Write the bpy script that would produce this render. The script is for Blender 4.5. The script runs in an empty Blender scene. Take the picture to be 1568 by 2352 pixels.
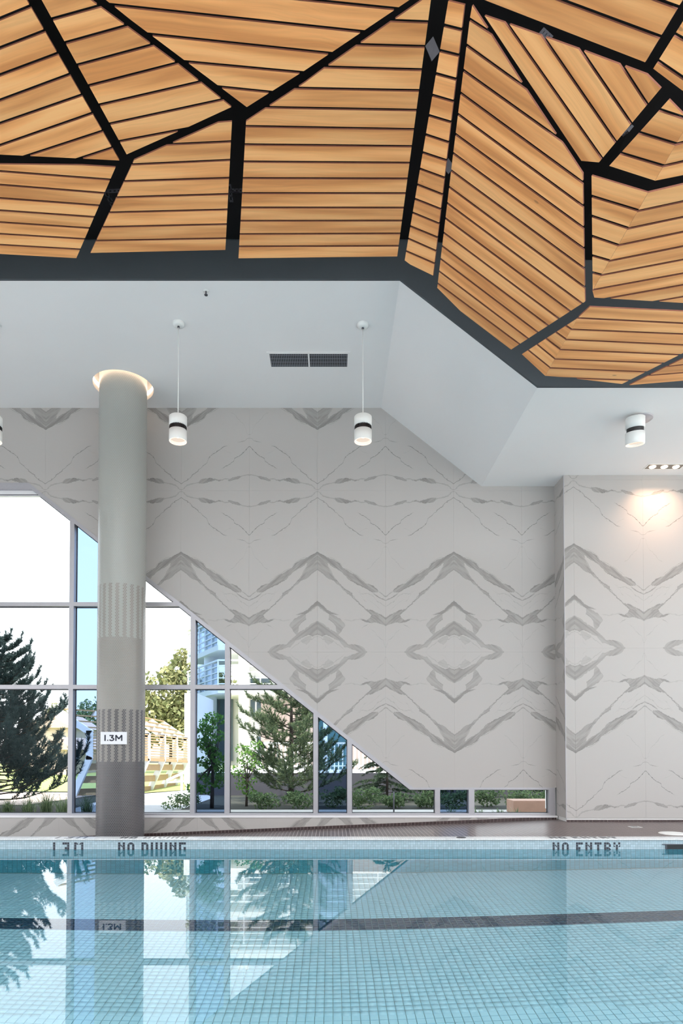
import bpy, bmesh, math, random
import numpy as np
from mathutils import Vector, Matrix

random.seed(7)
RNG = np.random.default_rng(11)
SC = bpy.context.scene
COL = SC.collection
PI = math.pi

# ------------------------------------------------------------------ camera
F_PX, VX, HY, EYE = 1470.0, 760.0, 1725.0, 1.1     # focal length (px), vanishing point, horizon row, eye height above water
W_PX, H_PX = 1568.0, 2352.0
PITCH = math.atan(F_PX / 66000.0)
CX, CY = VX, HY - F_PX * math.tan(PITCH)
cam = bpy.data.cameras.new('camera')
cam_o = bpy.data.objects.new('camera', cam)
COL.objects.link(cam_o)
cam.sensor_fit = 'VERTICAL'
cam.sensor_height = 36.0
cam.sensor_width = 24.0
cam.lens = F_PX * 36.0 / H_PX
cam.shift_x = (W_PX / 2 - CX) / H_PX
cam.shift_y = (CY - H_PX / 2) / H_PX
cam.clip_end = 500
cam_o.location = (0, 0, EYE)
cam_o.rotation_euler = (PI / 2 + PITCH, 0, 0)
SC.camera = cam_o

# ------------------------------------------------------------------ sky, sun, exposure
SKY_STRENGTH = 2.85
world = bpy.data.worlds.new('sky')
SC.world = world
world.use_nodes = True
wn, wl = world.node_tree.nodes, world.node_tree.links
wn.clear()
w_out = wn.new('ShaderNodeOutputWorld')
w_bg = wn.new('ShaderNodeBackground')
w_tc = wn.new('ShaderNodeTexCoord')
w_sp = wn.new('ShaderNodeSeparateXYZ')
w_rp = wn.new('ShaderNodeValToRGB')
w_rp.color_ramp.elements[0].position = 0.0
w_rp.color_ramp.elements[0].color = (1.0, 1.0, 1.0, 1)
w_rp.color_ramp.elements[1].position = 0.75
w_rp.color_ramp.elements[1].color = (0.74, 0.87, 1.0, 1)
wl.new(w_tc.outputs['Generated'], w_sp.inputs[0])
wl.new(w_sp.outputs['Z'], w_rp.inputs[0])
wl.new(w_rp.outputs[0], w_bg.inputs[0])
w_bg.inputs[1].default_value = SKY_STRENGTH
wl.new(w_bg.outputs[0], w_out.inputs[0])

sun = bpy.data.lights.new('sun', 'SUN')
sun.energy = 10.0
sun.color = (1.0, 0.94, 0.84)
sun.angle = math.radians(0.6)
sun_o = bpy.data.objects.new('sun', sun)
COL.objects.link(sun_o)
sun_o.rotation_euler = Vector((-0.24, 0.42, -1.0)).to_track_quat('-Z', 'Y').to_euler()

SC.view_settings.view_transform = 'Standard'
SC.view_settings.look = 'None'
SC.view_settings.exposure = 0.09
SC.view_settings.gamma = 1.0
SC.view_settings.use_curve_mapping = False
SC.cycles.use_denoising = True
SC.cycles.adaptive_threshold = 0.015
SC.cycles.max_bounces = 14
SC.cycles.diffuse_bounces = 6
SC.cycles.glossy_bounces = 6
SC.cycles.transmission_bounces = 8
SC.cycles.transparent_max_bounces = 16
SC.cycles.caustics_refractive = True
SC.cycles.caustics_reflective = False
SC.cycles.blur_glossy = 0.5
SC.cycles.sample_clamp_indirect = 6.0

# ------------------------------------------------------------------ rays of the surveyed view
_c, _s = math.cos(PITCH), math.sin(PITCH)


def ray(px, py):
    a, b = (px - CX) / F_PX, (CY - py) / F_PX        # right, up in the tilted frame
    return Vector((a, _c - b * _s, b * _c + _s))


def at(px, py, d):
    """world point on the vertical plane y = d"""
    r = ray(px, py)
    t = d / r.y
    return Vector((r.x * t, d, EYE + r.z * t))


def on_z(px, py, z):
    r = ray(px, py)
    t = (z - EYE) / r.z
    return Vector((r.x * t, r.y * t, z))


def on_plane(px, py, p0, n):
    r = ray(px, py)
    o = Vector((0, 0, EYE))
    t = (p0 - o).dot(n) / r.dot(n)
    return o + r * t


# ------------------------------------------------------------------ object helpers
def link(o, parent=None):
    COL.objects.link(o)
    if parent is not None:
        o.parent = parent
    return o


def tag(o, label=None, cat=None, group=None, kind=None):
    if label:
        o['label'] = label
    if cat:
        o['category'] = cat
    if group:
        o['group'] = group
    if kind:
        o['kind'] = kind
    return o


def empty(name, loc=(0, 0, 0), label=None, cat=None, group=None, kind=None):
    o = bpy.data.objects.new(name, None)
    o.location = loc
    o.empty_display_size = 0.1
    link(o)
    return tag(o, label, cat, group, kind)


def new_mesh(name, verts, faces, m, smooth=False):
    me = bpy.data.meshes.new(name)
    me.from_pydata([tuple(v) for v in verts], [], faces)
    if m is not None:
        me.materials.append(m)
    if smooth:
        me.polygons.foreach_set('use_smooth', [True] * len(me.polygons))
    me.update()
    return me


def pyobj(name, verts, faces, m, parent=None, smooth=False, world=False):
    """verts in world space when world=True and the parent is moved"""
    if parent is not None and world:
        off = parent.location
        verts = [Vector(v) - off for v in verts]
    return link(bpy.data.objects.new(name, new_mesh(name, verts, faces, m, smooth)), parent)


class MB:
    """collects simple shapes (world coordinates) for one mesh object"""

    def __init__(self):
        self.v, self.f, self.sm = [], [], []

    def add(self, verts, faces, smooth=False):
        n = len(self.v)
        self.v += [Vector(p) for p in verts]
        self.f += [tuple(i + n for i in q) for q in faces]
        self.sm += [smooth] * len(faces)
        return self

    def box(self, x0, x1, y0, y1, z0, z1):
        vs = [(x, y, z) for z in (z0, z1) for y in (y0, y1) for x in (x0, x1)]
        return self.add(vs, [(0, 2, 3, 1), (4, 5, 7, 6), (0, 1, 5, 4), (2, 6, 7, 3), (0, 4, 6, 2), (1, 3, 7, 5)])

    def prism(self, poly, vec):
        """poly: list of 3-D points, extruded by vec"""
        n = len(poly)
        vec = Vector(vec)
        a = [Vector(p) for p in poly]
        b = [p + vec for p in a]
        nrm = sum(((a[i].cross(a[(i + 1) % n])) for i in range(n)), Vector())
        fl = nrm.dot(vec) > 0
        fs = [tuple(range(n - 1, -1, -1)) if fl else tuple(range(n)),
              tuple(range(n, 2 * n)) if fl else tuple(range(2 * n - 1, n - 1, -1))]
        for i in range(n):
            j = (i + 1) % n
            fs.append((i, j, j + n, i + n) if fl else (j, i, i + n, j + n))
        return self.add(a + b, fs)

    def bar(self, p, q, w, h=None, up=(0, 0, 1)):
        """rectangular bar from p to q"""
        p, q, up = Vector(p), Vector(q), Vector(up)
        h = w if h is None else h
        d = (q - p).normalized()
        if abs(d.dot(up)) > 0.98:
            up = Vector((0, 1, 0))
        s = d.cross(up).normalized()
        u = s.cross(d).normalized()
        vs = []
        for e in (p, q):
            for a, b in ((-1, -1), (1, -1), (1, 1), (-1, 1)):
                vs.append(e + s * a * w / 2 + u * b * h / 2)
        return self.add(vs, [(0, 1, 2, 3), (7, 6, 5, 4), (0, 4, 5, 1), (1, 5, 6, 2), (2, 6, 7, 3), (3, 7, 4, 0)])

    def tube(self, pts, rads, seg=8, caps=True):
        pts = [Vector(p) for p in pts]
        if not hasattr(rads, '__len__'):
            rads = [rads] * len(pts)
        vs, fs = [], []
        for i, p in enumerate(pts):
            d = (pts[min(i + 1, len(pts) - 1)] - pts[max(i - 1, 0)]).normalized()
            ref = Vector((0, 0, 1)) if abs(d.z) < 0.9 else Vector((1, 0, 0))
            s = d.cross(ref).normalized()
            u = s.cross(d)
            for k in range(seg):
                a = 2 * PI * k / seg
                vs.append(p + (s * math.cos(a) + u * math.sin(a)) * rads[i])
        for i in range(len(pts) - 1):
            for k in range(seg):
                l = (k + 1) % seg
                fs.append((i * seg + k, i * seg + l, (i + 1) * seg + l, (i + 1) * seg + k))
        if caps:
            fs.append(tuple(range(seg - 1, -1, -1)))
            fs.append(tuple((len(pts) - 1) * seg + k for k in range(seg)))
        return self.add(vs, fs, True)

    def lathe(self, prof, c=(0, 0, 0), seg=40, axis=None, smooth=True):
        """prof: (radius, height) pairs; axis: unit vector of the height direction"""
        c = Vector(c)
        ax = Vector(axis).normalized() if axis is not None else Vector((0, 0, 1))
        ref = Vector((1, 0, 0)) if abs(ax.x) < 0.9 else Vector((0, 1, 0))
        s = (ref - ax * ref.dot(ax)).normalized()
        u = ax.cross(s)
        vs, fs = [], []
        for r, h in prof:
            for k in range(seg):
                a = 2 * PI * k / seg
                vs.append(c + ax * h + (s * math.cos(a) + u * math.sin(a)) * r)
        for i in range(len(prof) - 1):
            for k in range(seg):
                l = (k + 1) % seg
                fs.append((i * seg + k, i * seg + l, (i + 1) * seg + l, (i + 1) * seg + k))
        return self.add(vs, fs, smooth)

    def disc(self, c, r, seg=40, axis=(0, 0, 1)):
        n = len(self.v)
        self.lathe([(r, 0)], c, seg, axis)
        self.f.append(tuple(range(n, n + seg)))
        self.sm.append(False)
        return self

    def build(self, name, m, parent=None, auto=False):
        off = parent.matrix_world.translation if parent is not None else Vector()
        if parent is not None:
            off = Vector(parent.location)
            if parent.parent is not None:
                off = off + Vector(parent.parent.location)
        me = bpy.data.meshes.new(name)
        me.from_pydata([tuple(v - off) for v in self.v], [], self.f)
        if m is not None:
            me.materials.append(m)
        me.polygons.foreach_set('use_smooth', self.sm)
        me.update()
        return link(bpy.data.objects.new(name, me), parent)


def fast_mesh(name, V, F, m):
    """numpy vertices (n,3) and triangles or quads (k,3|4)"""
    V = np.asarray(V, np.float32)
    F = np.asarray(F, np.int32)
    me = bpy.data.meshes.new(name)
    k, w = F.shape
    me.vertices.add(len(V))
    me.vertices.foreach_set('co', V.ravel())
    me.loops.add(k * w)
    me.loops.foreach_set('vertex_index', F.ravel())
    me.polygons.add(k)
    me.polygons.foreach_set('loop_start', np.arange(0, k * w, w, dtype=np.int32))
    me.update(calc_edges=True)
    me.materials.append(m)
    return me


def clip2(poly, a, b, c):
    """keep the part of a 2-D polygon where a*x + b*y + c >= 0"""
    out = []
    n = len(poly)
    for i in range(n):
        p, q = poly[i], poly[(i + 1) % n]
        dp, dq = a * p[0] + b * p[1] + c, a * q[0] + b * q[1] + c
        if dp >= 0:
            out.append(p)
        if (dp >= 0) != (dq >= 0):
            t = dp / (dp - dq)
            out.append((p[0] + (q[0] - p[0]) * t, p[1] + (q[1] - p[1]) * t))
    res = []
    for p in out:
        if not res or (abs(p[0] - res[-1][0]) + abs(p[1] - res[-1][1])) > 1e-5:
            res.append(p)
    if len(res) > 1 and (abs(res[0][0] - res[-1][0]) + abs(res[0][1] - res[-1][1])) < 1e-5:
        res.pop()
    return res if len(res) >= 3 else []


def clip_rect(poly, x0, x1, y0, y1):
    for a, b, c in ((1, 0, -x0), (-1, 0, x1), (0, 1, -y0), (0, -1, y1)):
        if poly:
            poly = clip2(poly, a, b, c)
    return poly


def area2(p):
    return 0.5 * sum(p[i][0] * p[(i + 1) % len(p)][1] - p[(i + 1) % len(p)][0] * p[i][1] for i in range(len(p)))


# ------------------------------------------------------------------ materials
class NT:
    def __init__(self, tree):
        self.n, self.l = tree.nodes, tree.links

    def new(self, t, **kw):
        nd = self.n.new(t)
        for k, v in kw.items():
            setattr(nd, k, v)
        return nd

    def put(self, sock, v):
        if hasattr(v, 'is_output') or isinstance(v, bpy.types.NodeSocket):
            self.l.new(v, sock)
        else:
            sock.default_value = v

    def math(self, op, a, b=None, c=None, clamp=False):
        nd = self.new('ShaderNodeMath', operation=op, use_clamp=clamp)
        for i, v in enumerate((a, b, c)):
            if v is not None:
                self.put(nd.inputs[i], v)
        return nd.outputs[0]

    def mix(self, f, a, b, blend='MIX'):
        nd = self.new('ShaderNodeMix', data_type='RGBA', blend_type=blend)
        self.put(nd.inputs[0], f)
        self.put(nd.inputs[6], a)
        self.put(nd.inputs[7], b)
        return nd.outputs[2]

    def sep(self, v):
        nd = self.new('ShaderNodeSeparateXYZ')
        self.l.new(v, nd.inputs[0])
        return nd.outputs

    def comb(self, x, y, z):
        nd = self.new('ShaderNodeCombineXYZ')
        for i, v in enumerate((x, y, z)):
            self.put(nd.inputs[i], v)
        return nd.outputs[0]

    def noise(self, vec, scale, detail=2, rough=0.5):
        nd = self.new('ShaderNodeTexNoise')
        if vec is not None:
            self.l.new(vec, nd.inputs['Vector'])
        nd.inputs['Scale'].default_value = scale
        nd.inputs['Detail'].default_value = detail
        nd.inputs['Roughness'].default_value = rough
        return nd.outputs['Fac']

    def ramp(self, f, stops, mode='LINEAR'):
        nd = self.new('ShaderNodeValToRGB')
        nd.color_ramp.interpolation = mode
        els = nd.color_ramp.elements
        while len(els) < len(stops):
            els.new(0.5)
        for e, (p, c) in zip(els, stops):
            e.position = p
            e.color = (c[0], c[1], c[2], 1) if hasattr(c, '__len__') else (c, c, c, 1)
        self.l.new(f, nd.inputs[0])
        return nd.outputs[0]

    def sstep(self, x, lo, hi):
        nd = self.new('ShaderNodeMapRange', interpolation_type='SMOOTHSTEP')
        self.put(nd.inputs[0], x)
        self.put(nd.inputs[1], lo)
        self.put(nd.inputs[2], hi)
        return nd.outputs[0]


def rgb(r, g, b):
    """8-bit sRGB to linear"""
    f = lambda c: (c / 255 / 12.92) if c / 255 <= 0.04045 else ((c / 255 + 0.055) / 1.055) ** 2.4
    return (f(r), f(g), f(b), 1)


def mat(name, base=(0.8, 0.8, 0.8, 1), rough=0.5, metal=0.0, spec=0.5):
    m = bpy.data.materials.new(name)
    m.use_nodes = True
    b = m.node_tree.nodes['Principled BSDF']
    b.inputs['Base Color'].default_value = tuple(base) if len(base) == 4 else (*base, 1)
    b.inputs['Roughness'].default_value = rough
    b.inputs['Metallic'].default_value = metal
    b.inputs['Specular IOR Level'].default_value = spec
    t = NT(m.node_tree)
    return m, t, b


def pos(t):
    return t.new('ShaderNodeNewGeometry').outputs['Position']


def speckled(name, base, var=0.06, scale=30, rough=0.5, metal=0.0, spec=0.5):
    m, t, b = mat(name, base, rough, metal, spec)
    f = t.noise(pos(t), scale, 3)
    k = t.math('MULTIPLY_ADD', f, var * 2, 1 - var)
    t.l.new(t.mix(1.0, b.inputs['Base Color'].default_value[:], t.comb(k, k, k), 'MULTIPLY'), b.inputs['Base Color'])
    return m


def emit_mat(name, color, strength):
    m = bpy.data.materials.new(name)
    m.use_nodes = True
    t = NT(m.node_tree)
    t.n.clear()
    o = t.new('ShaderNodeOutputMaterial')
    e = t.new('ShaderNodeEmission')
    e.inputs[0].default_value = (*color, 1)
    e.inputs[1].default_value = strength
    t.l.new(e.outputs[0], o.inputs[0])
    return m


M = {}
M['ceiling'] = speckled('white ceiling paint', (0.83, 0.81, 0.805, 1), 0.015, 2.0, 0.85, spec=0.2)
M['black'] = speckled('black ceiling paint', (0.006, 0.006, 0.007, 1), 0.2, 6, 0.7, spec=0.2)
M['fascia'] = speckled('charcoal paint', (0.075, 0.085, 0.095, 1), 0.05, 3, 0.7, spec=0.3)
M['alu'] = speckled('anodised aluminium', (0.45, 0.435, 0.465, 1), 0.04, 40, 0.38, metal=0.35)
M['sill'] = speckled('white sill paint', (0.82, 0.80, 0.82, 1), 0.02, 10, 0.4)
M['gasket'] = speckled('black gasket', (0.015, 0.018, 0.025, 1), 0.1, 60, 0.5)
M['lamp_white'] = speckled('white lamp enamel', (0.80, 0.80, 0.78, 1), 0.02, 20, 0.4)
M['lamp_black'] = speckled('black heat sink', (0.012, 0.010, 0.012, 1), 0.1, 60, 0.4)
M['chrome'] = speckled('polished reflector', (0.85, 0.82, 0.78, 1), 0.03, 30, 0.15, metal=1.0)
M['lens'] = emit_mat('warm lamp', (1.0, 0.80, 0.58), 9.0)
M['rim'] = emit_mat('lit lamp rim', (1.0, 0.84, 0.66), 1.6)
M['cove_strip'] = emit_mat('warm strip light', (1.0, 0.74, 0.54), 9.0)
M['lit_reflector'] = emit_mat('glowing lamp reflector', (1.0, 0.84, 0.70), .85)
M['steel'] = speckled('galvanised strut', (0.10, 0.10, 0.115, 1), 0.15, 40, 0.5, metal=0.6)
M['sign_white'] = speckled('white sign board', (0.80, 0.80, 0.83, 1), 0.02, 20, 0.4)
M['ink'] = speckled('dark lettering', (0.025, 0.03, 0.05, 1), 0.05, 40, 0.5)
M['letter_tile'] = speckled('charcoal mosaic', (0.030, 0.032, 0.045, 1), 0.25, 90, 0.3)
M['painted_void'] = speckled('painted opening shade', (0.01, 0.012, 0.014, 1), 0.1, 40, 0.6)  # flat dark colour stands in for the shade inside openings
M['concrete'] = speckled('pale concrete', (0.42, 0.41, 0.39, 1), 0.12, 5, 0.8)
M['paving'] = speckled('light paving', (0.40, 0.40, 0.41, 1), 0.10, 7, 0.8)
M['pink_path'] = speckled('pinkish gravel path', (0.46, 0.36, 0.31, 1), 0.12, 9, 0.9)
M['charcoal_wall'] = speckled('charcoal garden wall', (0.055, 0.055, 0.070, 1), 0.15, 5, 0.8)
M['white_metal'] = speckled('white painted metal', (0.78, 0.80, 0.82, 1), 0.03, 10, 0.5)
M['white_render'] = speckled('white render', (0.80, 0.79, 0.77, 1), 0.05, 1.5, 0.8)
M['facade'] = speckled('pale facade', (0.82, 0.81, 0.79, 1), 0.06, 1.5, 0.8)
M['shaded_taupe'] = speckled('taupe facade', (0.27, 0.22, 0.205, 1), 0.08, 1.5, 0.8)  # brownish facade, darkened to hold the shadow falling on it
M['teal_glass'] = speckled('teal window', (0.07, 0.15, 0.16, 1), 0.2, 1.0, 0.1)
M['pink_render'] = speckled('pale pink render', (0.62, 0.50, 0.46, 1), 0.06, 1.5, 0.8)
M['roof'] = speckled('pale brown roof', (0.50, 0.38, 0.32, 1), 0.10, 6, 0.8)
M['dark_glass'] = speckled('dark window glass', (0.10, 0.14, 0.17, 1), 0.2, 2, 0.1)
M['bark'] = speckled('bark', (0.055, 0.040, 0.032, 1), 0.3, 30, 0.9)
M['timber'] = speckled('pale timber', (0.40, 0.27, 0.15, 1), 0.15, 8, 0.7)
M['block_wood'] = speckled('reddish timber block', (0.42, 0.25, 0.18, 1), 0.15, 8, 0.7)


def glass(name, tint, ior=1.5, extra=0.0):
    m = bpy.data.materials.new(name)
    m.use_nodes = True
    t = NT(m.node_tree)
    t.n.clear()
    o = t.new('ShaderNodeOutputMaterial')
    tr = t.new('ShaderNodeBsdfTransparent')
    tr.inputs[0].default_value = (*tint, 1)
    gl = t.new('ShaderNodeBsdfGlossy')
    gl.inputs['Roughness'].default_value = 0.0
    gl.inputs[0].default_value = (0.9, 0.95, 1.0, 1)
    lw = t.new('ShaderNodeLayerWeight')
    lw.inputs['Blend'].default_value = 0.12
    k = t.math('MULTIPLY_ADD', lw.outputs['Fresnel'], 0.6, extra)
    mx = t.new('ShaderNodeMixShader')
    t.l.new(k, mx.inputs[0])
    t.l.new(tr.outputs[0], mx.inputs[1])
    t.l.new(gl.outputs[0], mx.inputs[2])
    t.l.new(mx.outputs[0], o.inputs[0])
    return m


M['pane_clear'] = glass('clear glass', (0.97, 0.98, 0.985))
M['pane_tint'] = glass('blue tinted glass', (0.49, 0.585, 0.72))
M['glass_rail'] = glass('pale balustrade glass', (0.94, 0.97, 0.98), extra=0.0)


# water: real refraction, mirror reflection by Fresnel, faint cyan body
def make_water():
    m = bpy.data.materials.new('pool water')
    m.use_nodes = True
    t = NT(m.node_tree)
    t.n.clear()
    o = t.new('ShaderNodeOutputMaterial')
    fr = t.new('ShaderNodeFresnel')
    fr.inputs['IOR'].default_value = 1.333
    rf = t.new('ShaderNodeBsdfRefraction')
    rf.inputs['Color'].default_value = (0.915, 0.985, 1.0, 1)
    rf.inputs['Roughness'].default_value = 0.0
    rf.inputs['IOR'].default_value = 1.333
    gl = t.new('ShaderNodeBsdfGlossy')
    gl.inputs['Roughness'].default_value = 0.0
    gl.inputs[0].default_value = (1, 1, 1, 1)
    mx = t.new('ShaderNodeMixShader')
    t.l.new(fr.outputs[0], mx.inputs[0])
    t.l.new(rf.outputs[0], mx.inputs[1])
    t.l.new(gl.outputs[0], mx.inputs[2])
    t.l.new(mx.outputs[0], o.inputs[0])
    return m


M['water'] = make_water()


def grid_mask(t, x, px_, y, py_, g):
    """1 on the joints of a px_ by py_ grid whose joint is g wide"""
    fx = t.math('PINGPONG', x, px_ / 2)
    fy = t.math('PINGPONG', y, py_ / 2)
    d = t.math('MINIMUM', fx, fy)
    return t.math('LESS_THAN', d, g / 2)


def tile_mat(name, tile, grout, px_, py_, g, axes, rough=0.25, var=0.10):
    m, t, b = mat(name, tile, rough)
    s = t.sep(pos(t))
    x, y = s[axes[0]], s[axes[1]]
    k = grid_mask(t, x, px_, y, py_, g)
    cell = t.comb(t.math('FLOOR', t.math('DIVIDE', x, px_)), t.math('FLOOR', t.math('DIVIDE', y, py_)), 0.0)
    wn_ = t.new('ShaderNodeTexWhiteNoise', noise_dimensions='3D')
    t.l.new(cell, wn_.inputs['Vector'])
    f = t.math('MULTIPLY_ADD', wn_.outputs['Value'], var * 2, 1 - var)
    c = t.mix(1.0, tuple(tile), t.comb(f, f, f), 'MULTIPLY')
    t.l.new(t.mix(k, c, tuple(grout)), b.inputs['Base Color'])
    t.l.new(t.math('MULTIPLY_ADD', k, 0.4, rough), b.inputs['Roughness'])
    bp = t.new('ShaderNodeBump')
    bp.inputs['Strength'].default_value = 0.4
    bp.inputs['Distance'].default_value = 0.002
    t.l.new(t.math('SUBTRACT', 1.0, k), bp.inputs['Height'])
    t.l.new(bp.outputs[0], b.inputs['Normal'])
    return m


POOL_TILE = (0.52, 0.87, 0.99, 1)
M['pool_tile'] = speckled('pale blue pool tile', POOL_TILE, 0.05, 4, 0.3)
M['pool_grout'] = speckled('grey green grout', (0.26, 0.46, 0.48, 1), 0.1, 20, 0.8)
M['lane_tile'] = speckled('navy pool tile', (0.012, 0.058, 0.125, 1), 0.15, 12, 0.3)
M['wall_mosaic'] = tile_mat('pool wall mosaic', (0.43, 0.52, 0.57, 1), (0.22, 0.32, 0.36, 1), 0.0262, 0.0262, 0.003, (0, 2))
M['under_mosaic'] = tile_mat('cyan pool wall tile', (0.15, 0.66, 0.80, 1), (0.08, 0.32, 0.38, 1), 0.0524, 0.0524, 0.004, (0, 2))
M['coping'] = tile_mat('white coping mosaic', (0.74, 0.75, 0.76, 1), (0.45, 0.47, 0.48, 1), 0.0262, 0.0262, 0.002, (0, 1), 0.35)
M['deck'] = tile_mat('brown deck mosaic', (0.075, 0.052, 0.052, 1), (0.46, 0.40, 0.385, 1), 0.0535, 0.0535, 0.0075, (0, 1), 0.32, 0.2)
M['deck'].node_tree.nodes['Principled BSDF'].inputs['Specular IOR Level'].default_value = .12
M['base_tile'] = speckled('dark brown cove tile', (0.060, 0.038, 0.038, 1), 0.25, 25, 0.3)
M['base_grout'] = speckled('pale grout', (0.36, 0.30, 0.29, 1), 0.05, 25, 0.8)


# wood: grain follows each board's own long axis
def make_wood(name, c_dark, c_mid, c_light):
    m, t, b = mat(name, c_mid, 0.42, spec=0.35)
    tc = t.new('ShaderNodeTexCoord').outputs['Object']
    oi = t.new('ShaderNodeObjectInfo').outputs['Random']
    s = t.sep(tc)
    r17 = t.math('MULTIPLY', oi, 37.0)
    x = t.math('ADD', s[0], r17)
    v = t.comb(t.math('MULTIPLY', x, 0.55), t.math('MULTIPLY', t.math('ADD', s[1], r17), 7.0), s[2])
    wob = t.noise(t.comb(t.math('MULTIPLY', x, 1.3), t.math('MULTIPLY', s[1], 3.0), r17), 1.0, 2)
    grain = t.noise(t.comb(t.math('MULTIPLY', x, 0.7),
                           t.math('ADD', t.math('MULTIPLY', s[1], 30.0), t.math('MULTIPLY', wob, 5.0)), r17), 1.5, 5, 0.6)
    band = t.noise(v, 1.3, 1.5, 0.4)
    fine = t.noise(t.comb(t.math('MULTIPLY', x, 2.0), t.math('MULTIPLY', s[1], 160.0), r17), 1.0, 2)
    base = t.ramp(band, [(0.36, c_dark), (0.50, c_mid), (0.62, c_light)])
    g = t.math('MULTIPLY_ADD', grain, 0.42, 0.79)
    g = t.math('MULTIPLY', g, t.math('MULTIPLY_ADD', fine, 0.12, 0.94))
    g = t.math('MULTIPLY', g, t.math('MULTIPLY_ADD', oi, 0.20, 0.90))
    col = t.mix(1.0, base, t.comb(g, g, g), 'MULTIPLY')
    # a few knots
    vo = t.new('ShaderNodeTexVoronoi')
    t.l.new(t.comb(t.math('MULTIPLY', x, 0.9), t.math('MULTIPLY', s[1], 2.2), r17), vo.inputs['Vector'])
    vo.inputs['Scale'].default_value = 1.6
    k = t.sstep(vo.outputs['Distance'], 0.045, 0.02)
    col = t.mix(t.math('MULTIPLY', k, 0.55), col, (0.16, 0.07, 0.03, 1))
    t.l.new(col, b.inputs['Base Color'])
    return m


M['wood'] = make_wood('red cedar boards', (0.68, 0.275, 0.090), (0.86, 0.385, 0.138), (0.95, 0.48, 0.190))


M['edge'] = speckled('shade-tinted board edge', (0.30, 0.115, 0.075, 1), .1, 20, .6, spec=.2)  # side faces darkened and reddened to imitate shade and lens fringing


# bookmatched marble: every vein is a band between two curves v = f(u) inside one slab, mirrored from slab to slab
def curve_node(t, pts, x, lo=-1.0):
    nd = t.new('ShaderNodeFloatCurve')
    cv = nd.mapping.curves[0]
    pts = sorted(pts)
    while len(cv.points) < len(pts):
        cv.points.new(0.5, 0.5)
    for p, (a, b_) in zip(cv.points, pts):
        p.location = (a, b_)
        p.handle_type = 'VECTOR'
    nd.mapping.use_clip = False
    nd.mapping.extend = 'HORIZONTAL'
    nd.mapping.update()
    nd.inputs[0].default_value = 1.0
    t.l.new(x, nd.inputs[1])
    return nd.outputs[0]


UW, VH = 157.5, 375.0
# bands: (upper edge, lower edge, darkness)
BANDS = [
    ([(0, 142.5), (26, 156.3), (46.5, 166), (59, 179.3), (75, 189), (89, 197.6), (112, 214.8), (129, 221.7), (140.6, 233), (157, 248)],
     [(0, 154), (22.4, 169), (59, 192), (69.5, 205.7), (83, 213.7), (106, 224), (129, 237.8), (138, 237), (141, 233.4), (157, 247)], 0.62),
    ([(0, 154), (22.4, 169), (31, 190), (40.8, 205.7), (53.4, 220.6), (66, 228.6), (78.6, 237.8), (83, 248), (98, 263), (113, 276.8), (126.8, 278), (134.9, 283.7), (157.8, 295)],
     [(0, 182.7), (17.8, 200), (38.5, 210), (53.4, 224), (71.7, 241), (83, 250.5), (98, 265.5), (113, 279.5), (126, 289), (128, 303), (133.7, 305.5), (157.8, 314.7)], 0.58),
    ([(100, 299), (112, 302), (120, 296), (126.8, 288), (140, 290)],
     [(100, 300), (112, 307), (126.8, 306.7), (140, 306)], 0.62),
    ([(0, 256), (9.8, 264), (20, 275), (31.6, 282.6), (48.8, 288)],
     [(0, 267.6), (14.3, 281.4), (28, 288), (40, 289), (48.8, 288.4)], 0.60),
    ([(26, 287), (36, 290), (52, 297), (65, 312)],
     [(26, 300), (37, 307), (43, 316), (44.5, 334), (49, 336), (55, 326), (60, 320), (65, 312.5)], 0.50),
    ([(0, 300), (22.4, 317), (40.8, 328.5), (51, 337.7), (71.7, 358), (87.8, 357), (106, 365), (116, 375)],
     [(0, 334), (12, 338.8), (21, 335), (42, 345.7), (51, 349), (62.6, 363), (71.7, 365.8), (89, 372), (100, 376), (116, 378)], 0.55),
    ([(40, 16.5), (47, 16), (60, 18.5), (78, 26), (86, 22.5), (92, 22)],
     [(40, 17), (47, 27), (56, 29.5), (70, 30), (86, 25.5), (92, 25)], 0.62),
    ([(108, 21), (118, 23.5), (130, 27), (140, 32)],
     [(108, 23), (118, 31), (130, 33), (140, 34)], 0.50),
    ([(14, 338), (24, 340), (38, 348)], [(14, 346), (24, 358), (38, 350)], 0.22),
]
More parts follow.
